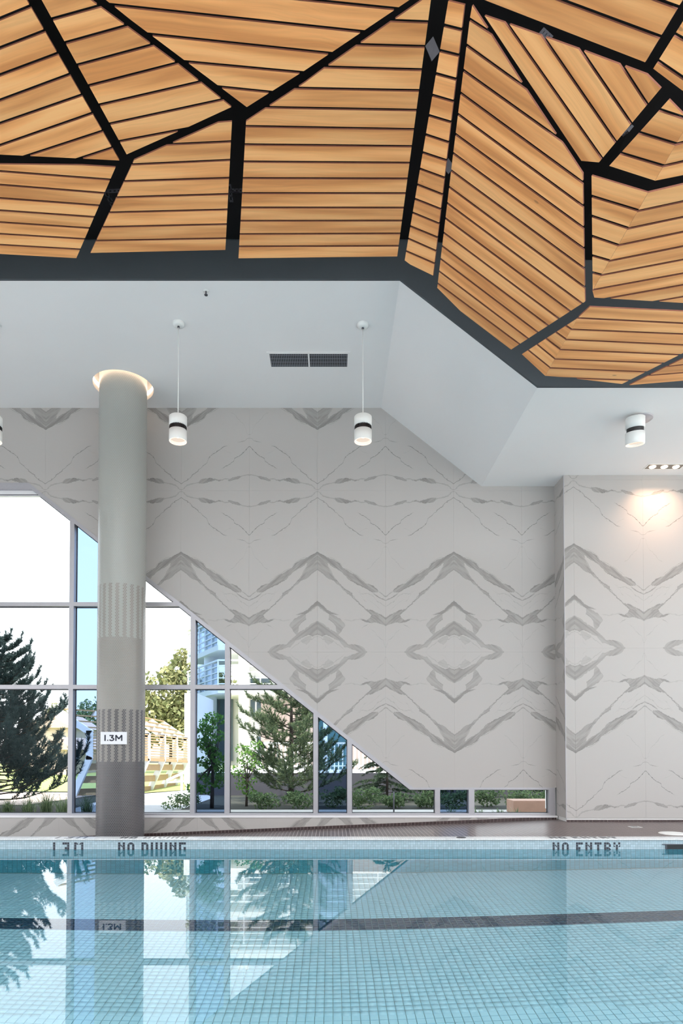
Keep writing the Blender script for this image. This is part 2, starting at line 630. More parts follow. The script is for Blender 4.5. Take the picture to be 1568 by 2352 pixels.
# thin veins: (points, half width, darkness)
VEINS = [
    ([(0, 0.8), (13.4, 12.6), (28, 17.5), (45, 20), (65, 26), (78, 28), (89.5, 23), (99, 27), (112, 26), (120, 28), (138, 32), (147.6, 36.5), (157, 37.6)], 1.7, 0.50),
    ([(0, 15.5), (15, 27), (23, 33.6), (42.6, 51.4), (60.4, 66), (64.4, 77), (71.7, 85), (92.7, 99), (108.9, 107.5)], 1.15, 0.80),
    ([(13, 25), (19, 30.5), (27, 37.5)], 2.0, 0.75),
    ([(89.5, 49.4), (104, 58), (121, 69), (124, 74.8), (144, 89), (157, 103)], 0.85, 1.0),
    ([(128, 112.8), (144.5, 116), (152.5, 121.6), (157, 123)], 0.75, 0.8),
    ([(110, 186), (117.7, 183), (131, 170), (145, 154), (152, 136.8), (155, 130)], 0.6, 0.42),
    ([(92.4, 217), (93.5, 229), (101.6, 241), (115, 239.5), (130, 246), (136, 255), (156.7, 270)], 0.65, 0.5),
    ([(126, 238), (142, 248), (158, 256)], 1.7, 0.75),
    ([(136, 230), (146, 239), (158, 247.5)], 1.9, 0.6),
    ([(68, 205), (84, 213.8), (106, 224), (128, 237.5)], 0.8, 0.8),
    ([(22.4, 169), (33, 191), (43, 207), (57, 224), (79, 241), (98, 263.5), (114, 278)], 0.9, 0.85),
    ([(117.7, 320.5), (133.7, 331), (139.5, 340), (152, 348), (157, 363)], 0.7, 0.45),
    ([(0, 338), (8, 341), (13, 346), (40, 352), (52, 360), (60, 366), (67, 378)], 0.9, 0.42),
    ([(101, 322), (108.5, 315), (120, 309)], 0.8, 0.8),
    ([(60, 300), (80, 303), (101.6, 298), (112, 302)], 1.6, 0.25),
    ([(26, 288), (40, 284), (52, 291)], 0.8, 0.4),
    ([(83, 365), (95, 366), (112, 374)], 1.0, 0.55),
    ([(20, 181), (34, 199)], 2.4, 0.35),
    ([(24, 153), (34, 157.5), (47, 164), (54, 173), (60, 178)], 0.6, 0.7),
    ([(60, 179), (74, 186), (90, 196), (104, 206), (118, 214)], 0.6, 0.6),
    ([(86, 232), (96, 236), (106, 252), (118, 262)], 0.5, 0.35),
    ([(112, 252), (126, 260), (140, 272), (150, 282)], 0.5, 0.35),
    ([(0, 314), (20, 327), (42, 340), (60, 356)], 0.6, 0.5),
    ([(0, 306), (24, 322), (46, 336)], 0.5, 0.4),
    ([(12, 340), (14, 352), (20, 364), (30, 371)], 0.5, 0.4),
    ([(34, 208), (40, 226), (46, 243)], 0.4, 0.25),
    ([(95, 100), (108, 90), (120, 88)], 0.5, 0.4),
    ([(66, 84), (76, 92), (84, 104)], 0.4, 0.35),
    ([(28, 297), (40, 308), (50, 322)], 0.7, 0.4),
    ([(128, 300), (140, 296), (157, 300)], 0.9, 0.5),
    ([(134, 306), (146, 300), (157, 306)], 0.6, 0.45),
]


def marble_group():
    g = bpy.data.node_groups.new('marble slab', 'ShaderNodeTree')
    g.interface.new_socket('u', in_out='INPUT', socket_type='NodeSocketFloat')
    g.interface.new_socket('v', in_out='INPUT', socket_type='NodeSocketFloat')
    g.interface.new_socket('Color', in_out='OUTPUT', socket_type='NodeSocketColor')
    t = NT(g)
    gi, go = t.new('NodeGroupInput'), t.new('NodeGroupOutput')
    u0, v0 = gi.outputs[0], gi.outputs[1]
    asp = VH / UW
    p = t.comb(u0, t.math('MULTIPLY', v0, asp), 0.0)
    # ragged edges
    n1 = t.math('SUBTRACT', t.noise(p, 9.0, 4, 0.6), 0.5)
    p2 = t.comb(t.math('ADD', u0, 7.3), t.math('MULTIPLY', v0, asp), 3.0)
    n2 = t.math('SUBTRACT', t.noise(p2, 9.0, 4, 0.6), 0.5)
    n3 = t.math('SUBTRACT', t.noise(p2, 45.0, 2, 0.6), 0.5)
    u = t.math('MULTIPLY_ADD', n1, 0.060, u0)
    # scaled so the curve nodes work in 0..1
    v = t.math('MULTIPLY_ADD', n2, 0.026, v0)
    v = t.math('MULTIPLY_ADD', n3, 0.010, v)
    streak = t.noise(t.comb(t.math('ADD', t.math('MULTIPLY', u0, 2.2), t.math('MULTIPLY', v0, -2.0)),
                            t.math('ADD', t.math('MULTIPLY', v0, 22.0), t.math('MULTIPLY', u0, -7.0)), 0.0), 1.6, 5, 0.65)
    band_dark = t.math('MULTIPLY_ADD', t.sstep(streak, 0.32, 0.66), 0.55, 0.62)
    dark = None
    px = 1.0 / VH
    for up, lo, k in BANDS:
        a = curve_node(t, [(x / UW, y / VH) for x, y in up], u)
        b_ = curve_node(t, [(x / UW, y / VH) for x, y in lo], u)
        d = t.math('MINIMUM', t.math('SUBTRACT', v, a), t.math('SUBTRACT', b_, v))
        ms = t.sstep(d, -0.9 * px, 1.3 * px)
        x0, x1 = up[0][0] / UW, up[-1][0] / UW
        if x0 > 0.01:
            ms = t.math('MULTIPLY', ms, t.math('GREATER_THAN', u, x0))
        if x1 < 0.97:
            ms = t.math('MULTIPLY', ms, t.math('LESS_THAN', u, x1))
        edge = t.math('MULTIPLY', t.sstep(t.math('ABSOLUTE', d), 2.2 * px, 0.0), 0.22)
        val = t.math('MULTIPLY', ms, t.math('MULTIPLY_ADD', band_dark, k, edge))
        dark = val if dark is None else t.math('MAXIMUM', dark, val)
    for pts, w, k in VEINS:
        a = curve_node(t, [(x / UW, y / VH) for x, y in pts], u)
        wv = t.math('MULTIPLY_ADD', n1, 1.6, 1.0)
        ww = t.math('MULTIPLY', wv, (w * 1.25) * px)
        d = t.math('ABSOLUTE', t.math('SUBTRACT', v, a))
        ms = t.sstep(d, ww, 0.0)
        x0, x1 = pts[0][0] / UW, pts[-1][0] / UW
        if x0 > 0.01:
            ms = t.math('MULTIPLY', ms, t.sstep(u, x0, x0 + 0.06))
        if x1 < 0.97:
            ms = t.math('MULTIPLY', ms, t.sstep(u, x1, x1 - 0.06))
        val = t.math('MULTIPLY', ms, k)
        dark = t.math('MAXIMUM', dark, val)
    # specks and clouding
    sp = t.noise(p, 60.0, 2, 0.6)
    sp = t.math('MULTIPLY', t.sstep(sp, 0.70, 0.80), 0.22)
    cl = t.math('MULTIPLY', t.sstep(t.noise(p2, 4.0, 4, 0.6), 0.62, 0.9), 0.10)
    dark = t.math('MAXIMUM', dark, t.math('ADD', sp, cl))
    col = t.ramp(dark, [(0.0, (0.470, 0.442, 0.424)), (0.5, (0.350, 0.328, 0.311)), (1.0, (0.11, 0.105, 0.10))])
    t.l.new(col, go.inputs[0])
    return g


MARBLE = marble_group()


def marble(name, axis, a0, half_w, z0, half_h):
    m, t, b = mat(name, rough=0.45, spec=0.35)
    s = t.sep(pos(t))
    u = t.math('PINGPONG', t.math('DIVIDE', t.math('SUBTRACT', s[axis], a0), half_w), 1.0)
    v = t.math('PINGPONG', t.math('DIVIDE', t.math('SUBTRACT', z0, s[2]), half_h), 1.0)
    g = t.new('ShaderNodeGroup')
    g.node_tree = MARBLE
    t.l.new(u, g.inputs[0])
    t.l.new(v, g.inputs[1])
    t.l.new(g.outputs[0], b.inputs['Base Color'])
    return m


def foliage_mat(name, c1, c2, trans=0.35):
    m = bpy.data.materials.new(name)
    m.use_nodes = True
    t = NT(m.node_tree)
    t.n.clear()
    o = t.new('ShaderNodeOutputMaterial')
    ri = t.new('ShaderNodeNewGeometry').outputs['Random Per Island']
    c = t.mix(ri, (*c1, 1), (*c2, 1))
    d = t.new('ShaderNodeBsdfDiffuse')
    tr = t.new('ShaderNodeBsdfTranslucent')
    t.l.new(c, d.inputs[0])
    t.l.new(c, tr.inputs[0])
    mx = t.new('ShaderNodeMixShader')
    mx.inputs[0].default_value = trans
    t.l.new(d.outputs[0], mx.inputs[1])
    t.l.new(tr.outputs[0], mx.inputs[2])
    t.l.new(mx.outputs[0], o.inputs[0])
    return m


M['needles_dark'] = foliage_mat('dark pine needles', (0.035, 0.062, 0.066), (0.095, 0.140, 0.130), 0.25)
M['needles_green'] = foliage_mat('green pine needles', (0.06, 0.105, 0.075), (0.21, 0.26, 0.13), 0.35)
M['needles_spruce'] = foliage_mat('drooping spruce needles', (0.030, 0.055, 0.040), (0.09, 0.13, 0.075), 0.2)
M['leaf_fresh'] = foliage_mat('fresh green leaves', (0.06, 0.16, 0.04), (0.20, 0.36, 0.08), 0.45)
M['leaf_maple'] = foliage_mat('sunlit maple leaves', (0.14, 0.17, 0.08), (0.42, 0.40, 0.20), 0.3)
M['leaf_far'] = foliage_mat('far green leaves', (0.10, 0.17, 0.10), (0.25, 0.33, 0.16), 0.3)
M['leaf_shrub'] = foliage_mat('shrub leaves', (0.07, 0.13, 0.06), (0.24, 0.32, 0.16), 0.35)
M['leaf_hedge'] = foliage_mat('dark hedge leaves', (0.030, 0.050, 0.030), (0.085, 0.12, 0.065), 0.25)
M['grass_blade'] = foliage_mat('long grass blades', (0.08, 0.13, 0.06), (0.26, 0.32, 0.17), 0.35)
M['fern'] = foliage_mat('fern fronds', (0.10, 0.16, 0.09), (0.28, 0.34, 0.20), 0.3)
M['lawn'] = speckled('sunlit lawn', (0.30, 0.34, 0.10, 1), 0.3, 6, 0.9)
M['soil'] = speckled('dark planting soil', (0.022, 0.024, 0.018, 1), 0.4, 10, 0.95)

# ================================================================== STRUCTURE
D_WALL = 9.625                       # window and marble wall
D_JUT = 9.23                         # projecting wall on the right
D_POOL = 7.19                        # far edge of the pool
X_L, X_R = -7.5, 7.5


def xz(px, py, d=D_WALL):
    p = at(px, py, d)
    return (p.x, p.z)


def vx(px, py=1600, d=D_WALL):
    return at(px, py, d).x


def vz(py, px=VX, d=D_WALL):
    return at(px, py, d).z


def up3(poly, d):
    return [Vector((x, d, z)) for x, z in poly]


z_hi = vz(937.0)                     # high soffit
z_lo = vz(1117.0)                    # low soffit
x_fa = vx(875, 937)                  # where the slope starts
x_fb = vx(1105, 1116)                # where it ends
d_f = 0.5 * (on_z(919, 648, z_hi).y + on_z(1235, 888, z_lo).y)     # front edge of the soffit
x_jut = at(1297, 1500, D_JUT).x
z_head, z_low_head = vz(1109), vz(1809)
xw_end = vx(1272, 1500)

# marble wall with the slanting window opening below it
wall_poly = [(X_L, z_hi + .1), (x_fa, z_hi + .1), (x_fb, z_lo + .1), (xw_end + .05, z_lo + .1), (xw_end + .05, z_low_head),
             xz(949, 1809), xz(66, 1109), (X_L, z_head)]
wall_back = MB().prism(up3(wall_poly, D_WALL + .014), (0, .25, 0)).build('wall_back', M['white_render'])
tag(wall_back, kind='structure')
AX_A, HALF_W, Z_MIR, HALF_H = vx(728.5, 1500), 157.6 / 152.7, vz(1127), 375 / 152.7
M['marble'] = marble('bookmatched marble', 0, AX_A, HALF_W, Z_MIR, HALF_H)
M['marble_dado'] = marble('marble dado', 0, AX_A + 0.275, HALF_W, vz(1874.5) + HALF_H * 0.493, HALF_H)
jt = 0.0006
for i in range(-7, 6):
    for j in range(-2, 3):
        x0, z1 = AX_A + i * HALF_W, Z_MIR - j * HALF_H
        c = clip_rect(wall_poly, x0 + jt, x0 + HALF_W - jt, z1 - HALF_H + jt, z1 - jt)
        if c and abs(area2(c)) > 2e-3 and x0 + HALF_W > -6.4:
            MB().prism(up3(c, D_WALL), (0, .0138, 0)).build('marble_slab', M['marble'], wall_back)

# projecting wall and its return
wall_r = MB().box(x_jut + .014, X_R + .3, D_JUT + .014, D_WALL + .26, -.05, z_lo + .1).build('wall_right', M['white_render'])
tag(wall_r, kind='structure')
HALF_WR = 160.0 / (F_PX / D_JUT)
AX_R = at(1319.6, 1500, D_JUT).x
ZR = at(VX, 1102, D_JUT).z
M['marble_r'] = marble('bookmatched marble of the projection', 0, AX_R, HALF_WR, ZR, HALF_H)
M['marble_ret'] = marble('marble of the return', 1, D_JUT - .30, HALF_WR, ZR, HALF_H)
for i in range(-1, 5):
    for j in range(-1, 2):
        x0, z1 = AX_R + i * HALF_WR, ZR - j * HALF_H
        c = clip_rect([(x_jut, z_lo + .05), (X_R, z_lo + .05), (X_R, .06), (x_jut, .06)], x0 + jt, x0 + HALF_WR - jt, z1 - HALF_H + jt, z1 - jt)
        if c and abs(area2(c)) > 2e-3:
            MB().prism(up3(c, D_JUT), (0, .0138, 0)).build('marble_slab', M['marble_r'], wall_r)
for j in range(-1, 2):
    z1 = min(ZR - j * HALF_H, z_lo + .05)
    z0 = max(ZR - (j + 1) * HALF_H, .06)
    if z1 - z0 > .02:
        MB().box(x_jut, x_jut + .0138, D_JUT + .0142, D_WALL - .001, z0 + jt, z1 - jt).build('marble_slab', M['marble_ret'], wall_r)
trim = MB().box(x_jut - .004, x_jut + .004, D_JUT - .004, D_JUT + .004, .08, z_lo).build('trim_1', M['alu'])
tag(trim, kind='structure')


# deck: level on the right, ramping down behind the pool edge to the left
def deck_z(x):
    return 0.082 if x >= 3.4 else 0.082 - 0.0413 * (3.4 - x)


deck_xs = [X_L - 1, 3.4, X_R + 1]
vs, fs = [], []
for x in deck_xs:
    vs += [(x, D_POOL + .17, deck_z(x)), (x, D_WALL + .2, deck_z(x))]
fs = [(0, 2, 3, 1), (2, 4, 5, 3)]
floor = pyobj('floor', vs, fs, M['deck'])
tag(floor, kind='structure')
near = MB().box(X_L - 1, X_R + 1, -11, .95, -.3, .10).build('floor.001', M['coping'])  # unseen near deck, given pale tile to bounce light upwards
tag(near, kind='structure')

# dado under the window
z_sill = vz(1874.5)
dado_poly = [(X_L, z_sill), (x_jut, z_sill), (x_jut, deck_z(x_jut) - .02), (X_L, deck_z(X_L) - .02)]
dado = MB().prism(up3(dado_poly, D_WALL - .026), (0, .25, 0)).build('wall_front', M['white_render'])
tag(dado, kind='structure')
k = -7
while True:
    x0 = AX_A + .275 + k * HALF_W
    k += 1
    if x0 > x_jut:
        break
    c = clip_rect([(p[0], p[1] + (-.002 if i < 2 else 0)) for i, p in enumerate(dado_poly)], x0 + jt, x0 + HALF_W - jt, -2, 2)
    if c and x0 > -6.6:
        MB().prism(up3(c, D_WALL - .04), (0, .0138, 0)).build('marble_slab', M['marble_dado'], dado)


# cove tiles along the foot of the walls
def cove(name, p, q, n_dir, h=.045):
    root = MB()
    d = (q - p)
    L = d.length
    d.normalize()
    nrm = Vector(n_dir)
    root.prism([p, q, q + Vector((0, 0, h)), p + Vector((0, 0, h))], nrm * .004)
    o = root.build(name, M['base_grout'])
    tag(o, kind='structure')
    b = MB()
    s = 0.0
    while s < L:
        a, e = p + d * (s + .003), p + d * min(s + .0505, L)
        b.prism([a, e, e + Vector((0, 0, h - .003)), a + Vector((0, 0, h - .003))], nrm * .010)
        s += .0535
    t_ = b.build('cove_tiles', M['base_tile'], o)
    t_['kind'] = 'stuff'
    return o


cove('baseboard_back', Vector((-6.5, D_WALL - .0402, deck_z(-6.5))), Vector((x_jut - .02, D_WALL - .0402, deck_z(x_jut))), (0, -1, 0))
cove('baseboard_right', Vector((x_jut, D_JUT - .0002, .082)), Vector((X_R, D_JUT - .0002, .082)), (0, -1, 0), .03)

# white soffit: high part, slope, low part
D_BACK = D_WALL + .25
cl = MB()
cl.box(X_L, x_fa, d_f, D_BACK, z_hi, z_hi + .14)
cl.prism([Vector((x_fa, d_f, z_hi)), Vector((x_fb, d_f, z_lo)), Vector((x_fb, D_BACK, z_lo)), Vector((x_fa, D_BACK, z_hi))], (0, 0, .16))
cl.box(x_fb, X_R, d_f, D_BACK, z_lo, z_lo + .14)


def with_hole(c, r):
    """high soffit rebuilt around the round hole for the column"""
    b = MB()
    n = 48
    x0, x1, y0, y1 = X_L, x_fa, d_f, D_BACK
    ring, outer = [], []
    for k_ in range(n):
        a = 2 * PI * k_ / n
        dx, dy = math.cos(a), math.sin(a)
        ring.append((c[0] + r * dx, c[1] + r * dy))
        tx = ((x1 if dx > 0 else x0) - c[0]) / dx if abs(dx) > 1e-6 else 1e9
        ty = ((y1 if dy > 0 else y0) - c[1]) / dy if abs(dy) > 1e-6 else 1e9
        s_ = min(tx, ty)
        outer.append((c[0] + s_ * dx, c[1] + s_ * dy))
    for k_ in range(n):
        l = (k_ + 1) % n
        b.prism([Vector((*ring[k_], z_hi)), Vector((*outer[k_], z_hi)), Vector((*outer[l], z_hi)), Vector((*ring[l], z_hi))], (0, 0, .14))
    for cx_, cy_ in ((x0, y0), (x1, y0), (x0, y1), (x1, y1)):           # corner pieces
        ks = sorted(range(n), key=lambda q: (outer[q][0] - cx_) ** 2 + (outer[q][1] - cy_) ** 2)[:2]
        b.prism([Vector((*outer[ks[0]], z_hi)), Vector((cx_, cy_, z_hi)), Vector((*outer[ks[1]], z_hi))], (0, 0, .14))
    return b


COLX, COLY, COLR, COVER = at(277, 1400, 9.06).x, 9.06, .327, .417
_cc = on_z(281.5, 885, z_hi)
COLX = _cc.x
cl = with_hole((COLX, COLY), COVER)
cl.prism([Vector((x_fa, d_f, z_hi)), Vector((x_fb, d_f, z_lo)), Vector((x_fb, D_BACK, z_lo)), Vector((x_fa, D_BACK, z_hi))], (0, 0, .16))
cl.box(x_fb, X_R, d_f, D_BACK, z_lo, z_lo + .14)
ceiling = cl.build('ceiling', M['ceiling'])
tag(ceiling, kind='structure')
rec = MB().lathe([(COVER + .001, 0.0), (COVER + .001, .30), (.10, .30)], (COLX, COLY, z_hi + .002), 48).build('cove_recess', M['ceiling'], ceiling)
strip = MB().lathe([(COVER - .008, .07), (COVER - .008, .12), (COVER - .002, .12), (COVER - .002, .07), (COVER - .008, .07)], (COLX, COLY, z_hi), 48).build('strip_light', M['cove_strip'], ceiling)
tag(strip, label='warm strip light hidden in the round ceiling recess')

# dark upstand at the soffit edge, black slab above the boards
z_t0, z_t1 = EYE + 5.65, EYE + 5.42
fz = lambda x: z_t0 if x < 1.0 else (z_t1 if x > 2.6 else z_t0 + (z_t1 - z_t0) * (x - 1.0) / 1.6)
fp = [(X_L, z_hi - .002), (x_fa, z_hi - .002), (x_fb, z_lo - .002), (X_R, z_lo - .002), (X_R, z_t1 + .1), (2.6, z_t1 + .1), (1.0, z_t0 + .1), (X_L, z_t0 + .1)]
fas = MB().prism(up3(fp, d_f - .03), (0, .03, 0)).build('trim_2', M['fascia'])
tag(fas, kind='structure')
blk = MB()
bp_ = [(X_L, z_t0), (1.0, z_t0), (2.6, z_t1), (X_R, z_t1), (X_R, z_t0 + .3), (X_L, z_t0 + .3)]
blk.prism([Vector((x, 2.2, z)) for x, z in bp_], (0, d_f - 2.25, 0))
blk.box(X_L, X_R, 2.1, 2.2, z_hi + .35, z_t0 + .3)  # unseen black bulkhead, added to keep light out of the void above
ceil_b = blk.build('ceiling.001', M['black'])
tag(ceil_b, kind='structure')
roof = MB()
roof.box(X_L - .3, X_R + .5, 2.1, D_WALL + .5, z_t0 + .35, z_t0 + .6)
roof.box(X_L - .3, X_R + .5, -11.0, -5.0, z_t0 + .35, z_t0 + .6)
roof.box(X_L - .3, X_R + .5, -11.2, -11.0, -.3, z_t0 + .6)  # unseen back wall, added to cut level light
roof.box(X_L - .3, X_R + .5, D_WALL + .26, D_WALL + .45, z_hi - .4, z_t0 + .4)
roof.box(xw_end, X_R + .5, D_WALL + .26, D_WALL + .45, .2, z_t0 + .4)
roof.box(X_L - .3, X_L - .1, -11.0, D_WALL + .5, 2.6, z_t0 + .6)  # unseen upper wall, its lower edge set to trim light from the left
rf = roof.build('unseen_shell', M['white_render'])
tag(rf, kind='structure')
sky_l = empty('added_skylight', (0, -1.5, z_t0 + .4), kind='structure')
M['frosted'] = bpy.data.materials.new('added skylight glass')
M['frosted'].use_nodes = True
_t = NT(M['frosted'].node_tree)
_t.n.clear()
_o, _tr = _t.new('ShaderNodeOutputMaterial'), _t.new('ShaderNodeBsdfTranslucent')
_tr.inputs[0].default_value = (.84, .86, .89, 1)
_t.l.new(_tr.outputs[0], _o.inputs[0])
for i in range(10):                                                  # unseen skylight, added to light the pool from above
    x0 = X_L + i * 1.5
    MB().add([(x0 + .04, -5, z_t0 + .42), (x0 + 1.46, -5, z_t0 + .42), (x0 + 1.46, 2.1, z_t0 + .42), (x0 + .04, 2.1, z_t0 + .42)], [(0, 1, 2, 3)]).build('pane', M['frosted'], sky_l)
    MB().box(x0 - .04, x0 + .04, -5, 2.1, z_t0 + .30, z_t0 + .50).build('glazing_bar', M['alu'], sky_l)

# ================================================================== WINDOW
open_outer = [(X_L, z_head), xz(66, 1109), xz(949, 1809), (xw_end, z_low_head), (xw_end, vz(1872.5)), (X_L, vz(1872.5))]
open_inner = [(X_L, vz(1124)), xz(72, 1124), xz(941, 1814), (vx(1260, 1840), vz(1814)), (vx(1260, 1840), vz(1868)), (X_L, vz(1868))]
win = empty('window_1', (vx(500), D_WALL, vz(1872)), kind='structure')
FD = .13                                                              # frame depth
mull = [(-45, -34), (157, 167.5), (236, 247), (437, 448), (516, 527), (719.5, 730), (797, 808), (998, 1009.5), (1075, 1088)]
mull = [(-325, -314)] + mull
trans = [(1383, 1392), (1573, 1582.5)]


def wbuild(name, poly, d0, dep, m):
    return MB().prism(up3(poly, d0), (0, dep, 0)).build(name, m, win)


wbuild('head_frame', [(X_L, z_head), xz(66, 1109), xz(72, 1124), (X_L, vz(1124))], D_WALL - .004, FD, M['alu'])
wbuild('slanted_frame', [xz(66, 1109), xz(949, 1809), xz(941, 1814), xz(72, 1124)], D_WALL - .004, FD, M['alu'])
wbuild('low_head_frame', [xz(949, 1809), (xw_end, z_low_head), (xw_end, vz(1814)), xz(941, 1814)], D_WALL - .004, FD, M['alu'])
wbuild('bottom_frame', [(X_L, vz(1868)), (xw_end, vz(1868)), (xw_end, vz(1873)), (X_L, vz(1873))], D_WALL - .004, FD, M['alu'])
wbuild('end_jamb', [(vx(1260, 1840), vz(1814)), (xw_end, vz(1814)), (xw_end, vz(1868)), (vx(1260, 1840), vz(1868))], D_WALL - .004, FD, M['alu'])
MB().box(X_L, x_jut - .001, D_WALL - .052, D_WALL + .10, vz(1877.0), vz(1872.8)).build('sill', M['sill'], win)
MB().box(X_L, vx(120, 1130), D_WALL + .045, D_WALL + .085, vz(1137), vz(1124)).build('blind_box', M['sill'], win)
MB().box(X_L, vx(120, 1130), D_WALL + .04, D_WALL + .09, vz(1135), vz(1133.6)).build('blind_rail', M['gasket'], win)
mx = [(vx(a), vx(b_)) for a, b_ in mull]
tz = [(vz(b_), vz(a)) for a, b_ in trans]
for x0, x1 in mx:
    c = clip_rect(open_inner, x0, x1, -1, 9)
    if c:
        wbuild('mullion', c, D_WALL - .002, FD, M['alu'])
edges = [X_L] + [v for ab in mx for v in ab] + [vx(1260, 1840)]
for i in range(0, len(edges), 2):
    x0, x1 = edges[i], edges[i + 1]
    for z0, z1 in tz:
        c = clip_rect(open_inner, x0, x1, z0, z1)
        if c:
            wbuild('transom', c, D_WALL - .002, FD, M['alu'])
    narrow = (x1 - x0) < .75
    zb = [vz(1868)] + [v for ab in tz[::-1] for v in ab] + [vz(1124)]
    for j in range(0, len(zb), 2):
        c = clip_rect(open_inner, x0, x1, zb[j], zb[j + 1])
        if not c or abs(area2(c)) < 1e-3:
            continue
        dd = D_WALL + (.110 if narrow else .085)
        p = wbuild('pane', c, dd, .008, M['pane_tint'] if narrow else M['pane_clear'])
        if narrow:
            p['label'] = 'blue tinted pane'
        # gasket: thin dark frame around the pane
        cx_, cz_ = sum(q[0] for q in c) / len(c), sum(q[1] for q in c) / len(c)
        g = MB()
        n = len(c)
        sgn = 1 if area2(c) > 0 else -1
        for q in range(n):
            a_, b_ = Vector((c[q][0], 0, c[q][1])), Vector((c[(q + 1) % n][0], 0, c[(q + 1) % n][1]))
            if (b_ - a_).length < 1e-3:
                continue
            dr = (b_ - a_).normalized()
            nn = Vector((-dr.z, 0, dr.x)) * sgn * .010
            quad = [a_, b_, b_ + nn, a_ + nn]
            g.prism([Vector((v.x, dd - .012, v.z)) for v in quad], (0, .011, 0))
        g.build('gasket', M['gasket'], p).parent = p
        p.children[0].location = (0, 0, 0)

# ================================================================== POOL
pool = empty('pool_basin', (0, D_POOL, 0), kind='structure')
X_PL, X_PR, Y_N = -7.0, 7.0, 1.0
bed_z = lambda x: -1.27 + .035 * (min(max(x, -7), 6))
pz_top = .101
MB().prism([Vector((X_PL, 0, pz_top)), Vector((X_PR, 0, pz_top)), Vector((X_PR, 0, -1.7)), Vector((X_PL, 0, -1.7))], (0, .17, 0)).build('tmp', None)
bpy.data.objects.remove(bpy.data.objects['tmp'])
MB().box(X_PL, X_PR, D_POOL, D_POOL + .17, -.004, pz_top).build('far_wall', M['wall_mosaic'], pool)
MB().box(X_PL, X_PR, D_POOL + .0002, D_POOL + .17, -1.7, -.0042).build('far_wall_below_water', M['under_mosaic'], pool)
cp = MB()
cp.prism([Vector((X_PL, D_POOL - .012, pz_top + .0005)), Vector((X_PL, D_POOL - .012, .108)), Vector((X_PL, D_POOL, .117)), Vector((X_PL, D_POOL + .19, .117)), Vector((X_PL, D_POOL + .19, pz_top + .0005))], (X_PR - X_PL, 0, 0))
cp.build('coping', M['coping'], pool)
MB().box(X_PL, X_PR, Y_N - .2, Y_N, -1.7, .098).build('near_wall', M['under_mosaic'], pool)
MB().box(X_PL - .2, X_PL, Y_N - .2, D_POOL + .17, -1.7, .098).build('end_wall', M['under_mosaic'], pool)
MB().box(X_PR, X_PR + .2, Y_N - .2, D_POOL + .17, -1.7, .098).build('end_wall', M['under_mosaic'], pool)
MB().prism([Vector((X_PL, Y_N, bed_z(X_PL) - .006)), Vector((6, Y_N, bed_z(6) - .006)), Vector((X_PR, Y_N, bed_z(6) - .006)), Vector((X_PR, Y_N, -1.69)), Vector((X_PL, Y_N, -1.69))],
           (0, D_POOL - Y_N, 0)).build('bed', M['pool_grout'], pool)
# bed tiles: the nearest 300 in view singly, the others joined
TP, TG = .0550, .0032
lane_y0 = 5.28
tile_me = None
th = .006


def tile_vf(w, h):
    a, b_ = w / 2, h / 2
    c_ = .0012
    v = [(-a, -b_, 0), (a, -b_, 0), (a, b_, 0), (-a, b_, 0), (-a + c_, -b_ + c_, th), (a - c_, -b_ + c_, th), (a - c_, b_ - c_, th), (-a + c_, b_ - c_, th)]
    f = [(4, 5, 6, 7), (0, 1, 5, 4), (1, 2, 6, 5), (2, 3, 7, 6), (3, 0, 4, 7)]
    return np.array(v), np.array(f)


tv, tf = tile_vf(TP - TG, TP - TG)
tile_me = new_mesh('tile', tv, [tuple(q) for q in tf], M['pool_tile'])
rot_y = -math.atan(.035)
R_ = np.array(Matrix.Rotation(rot_y, 3, 'Y'))
singles = []
V_far, F_far, V_lane, F_lane = [], [], [], []
ny0 = int((lane_y0 - Y_N) / TP)
off_y = lane_y0 - ny0 * TP
cand = []
for iy in range(0, int((D_POOL - off_y) / TP)):
    yc = off_y + (iy + .5) * TP
    for ix in range(-100, 101):
        xc = .012 + (ix + .5) * TP
        if yc < Y_N + .05 or yc > D_POOL - .02 or abs(xc) > 5.4:
            continue
        cand.append((xc, yc, 0 <= iy - ny0 < 5 - 1e-9))
vis = sorted([c for c in cand if c[1] > 3.66 and -.56 * c[1] < c[0] < .59 * c[1] and not c[2]], key=lambda c: (round(c[1], 3), abs(c[0])))
single = set((round(c[0], 4), round(c[1], 4)) for c in vis[:300])
for xc, yc, lane in cand:
    zc = bed_z(xc) - .005
    if (round(xc, 4), round(yc, 4)) in single:
        o = bpy.data.objects.new('tile', tile_me)
        o.location = (xc, yc - D_POOL, zc)
        o.rotation_euler = (0, rot_y, 0)
        link(o, pool)
        continue
    jit = RNG.normal(0, .0003, 3) * (0, 0, 1)
    (V_lane if lane else V_far).append(tv @ R_.T + np.array((xc, yc - D_POOL, zc)) + jit)


def join_tiles(Vs, name, m):
    V = np.concatenate(Vs)
    F = np.concatenate([tf + 8 * i for i in range(len(Vs))])
    o = link(bpy.data.objects.new(name, fast_mesh(name, V, F, m)), pool)
    o['kind'] = 'stuff'
    return o


join_tiles(V_far, 'bed_tiles', M['pool_tile'])
tag(join_tiles(V_lane, 'lane_line', M['lane_tile']), label='dark navy lane line across the pool bed')

# water
wt = MB().add([(X_PL, Y_N, 0), (X_PR, Y_N, 0), (X_PR, D_POOL, 0), (X_PL, D_POOL, 0)], [(0, 1, 2, 3)]).build('water', M['water'])
tag(wt, kind='structure')

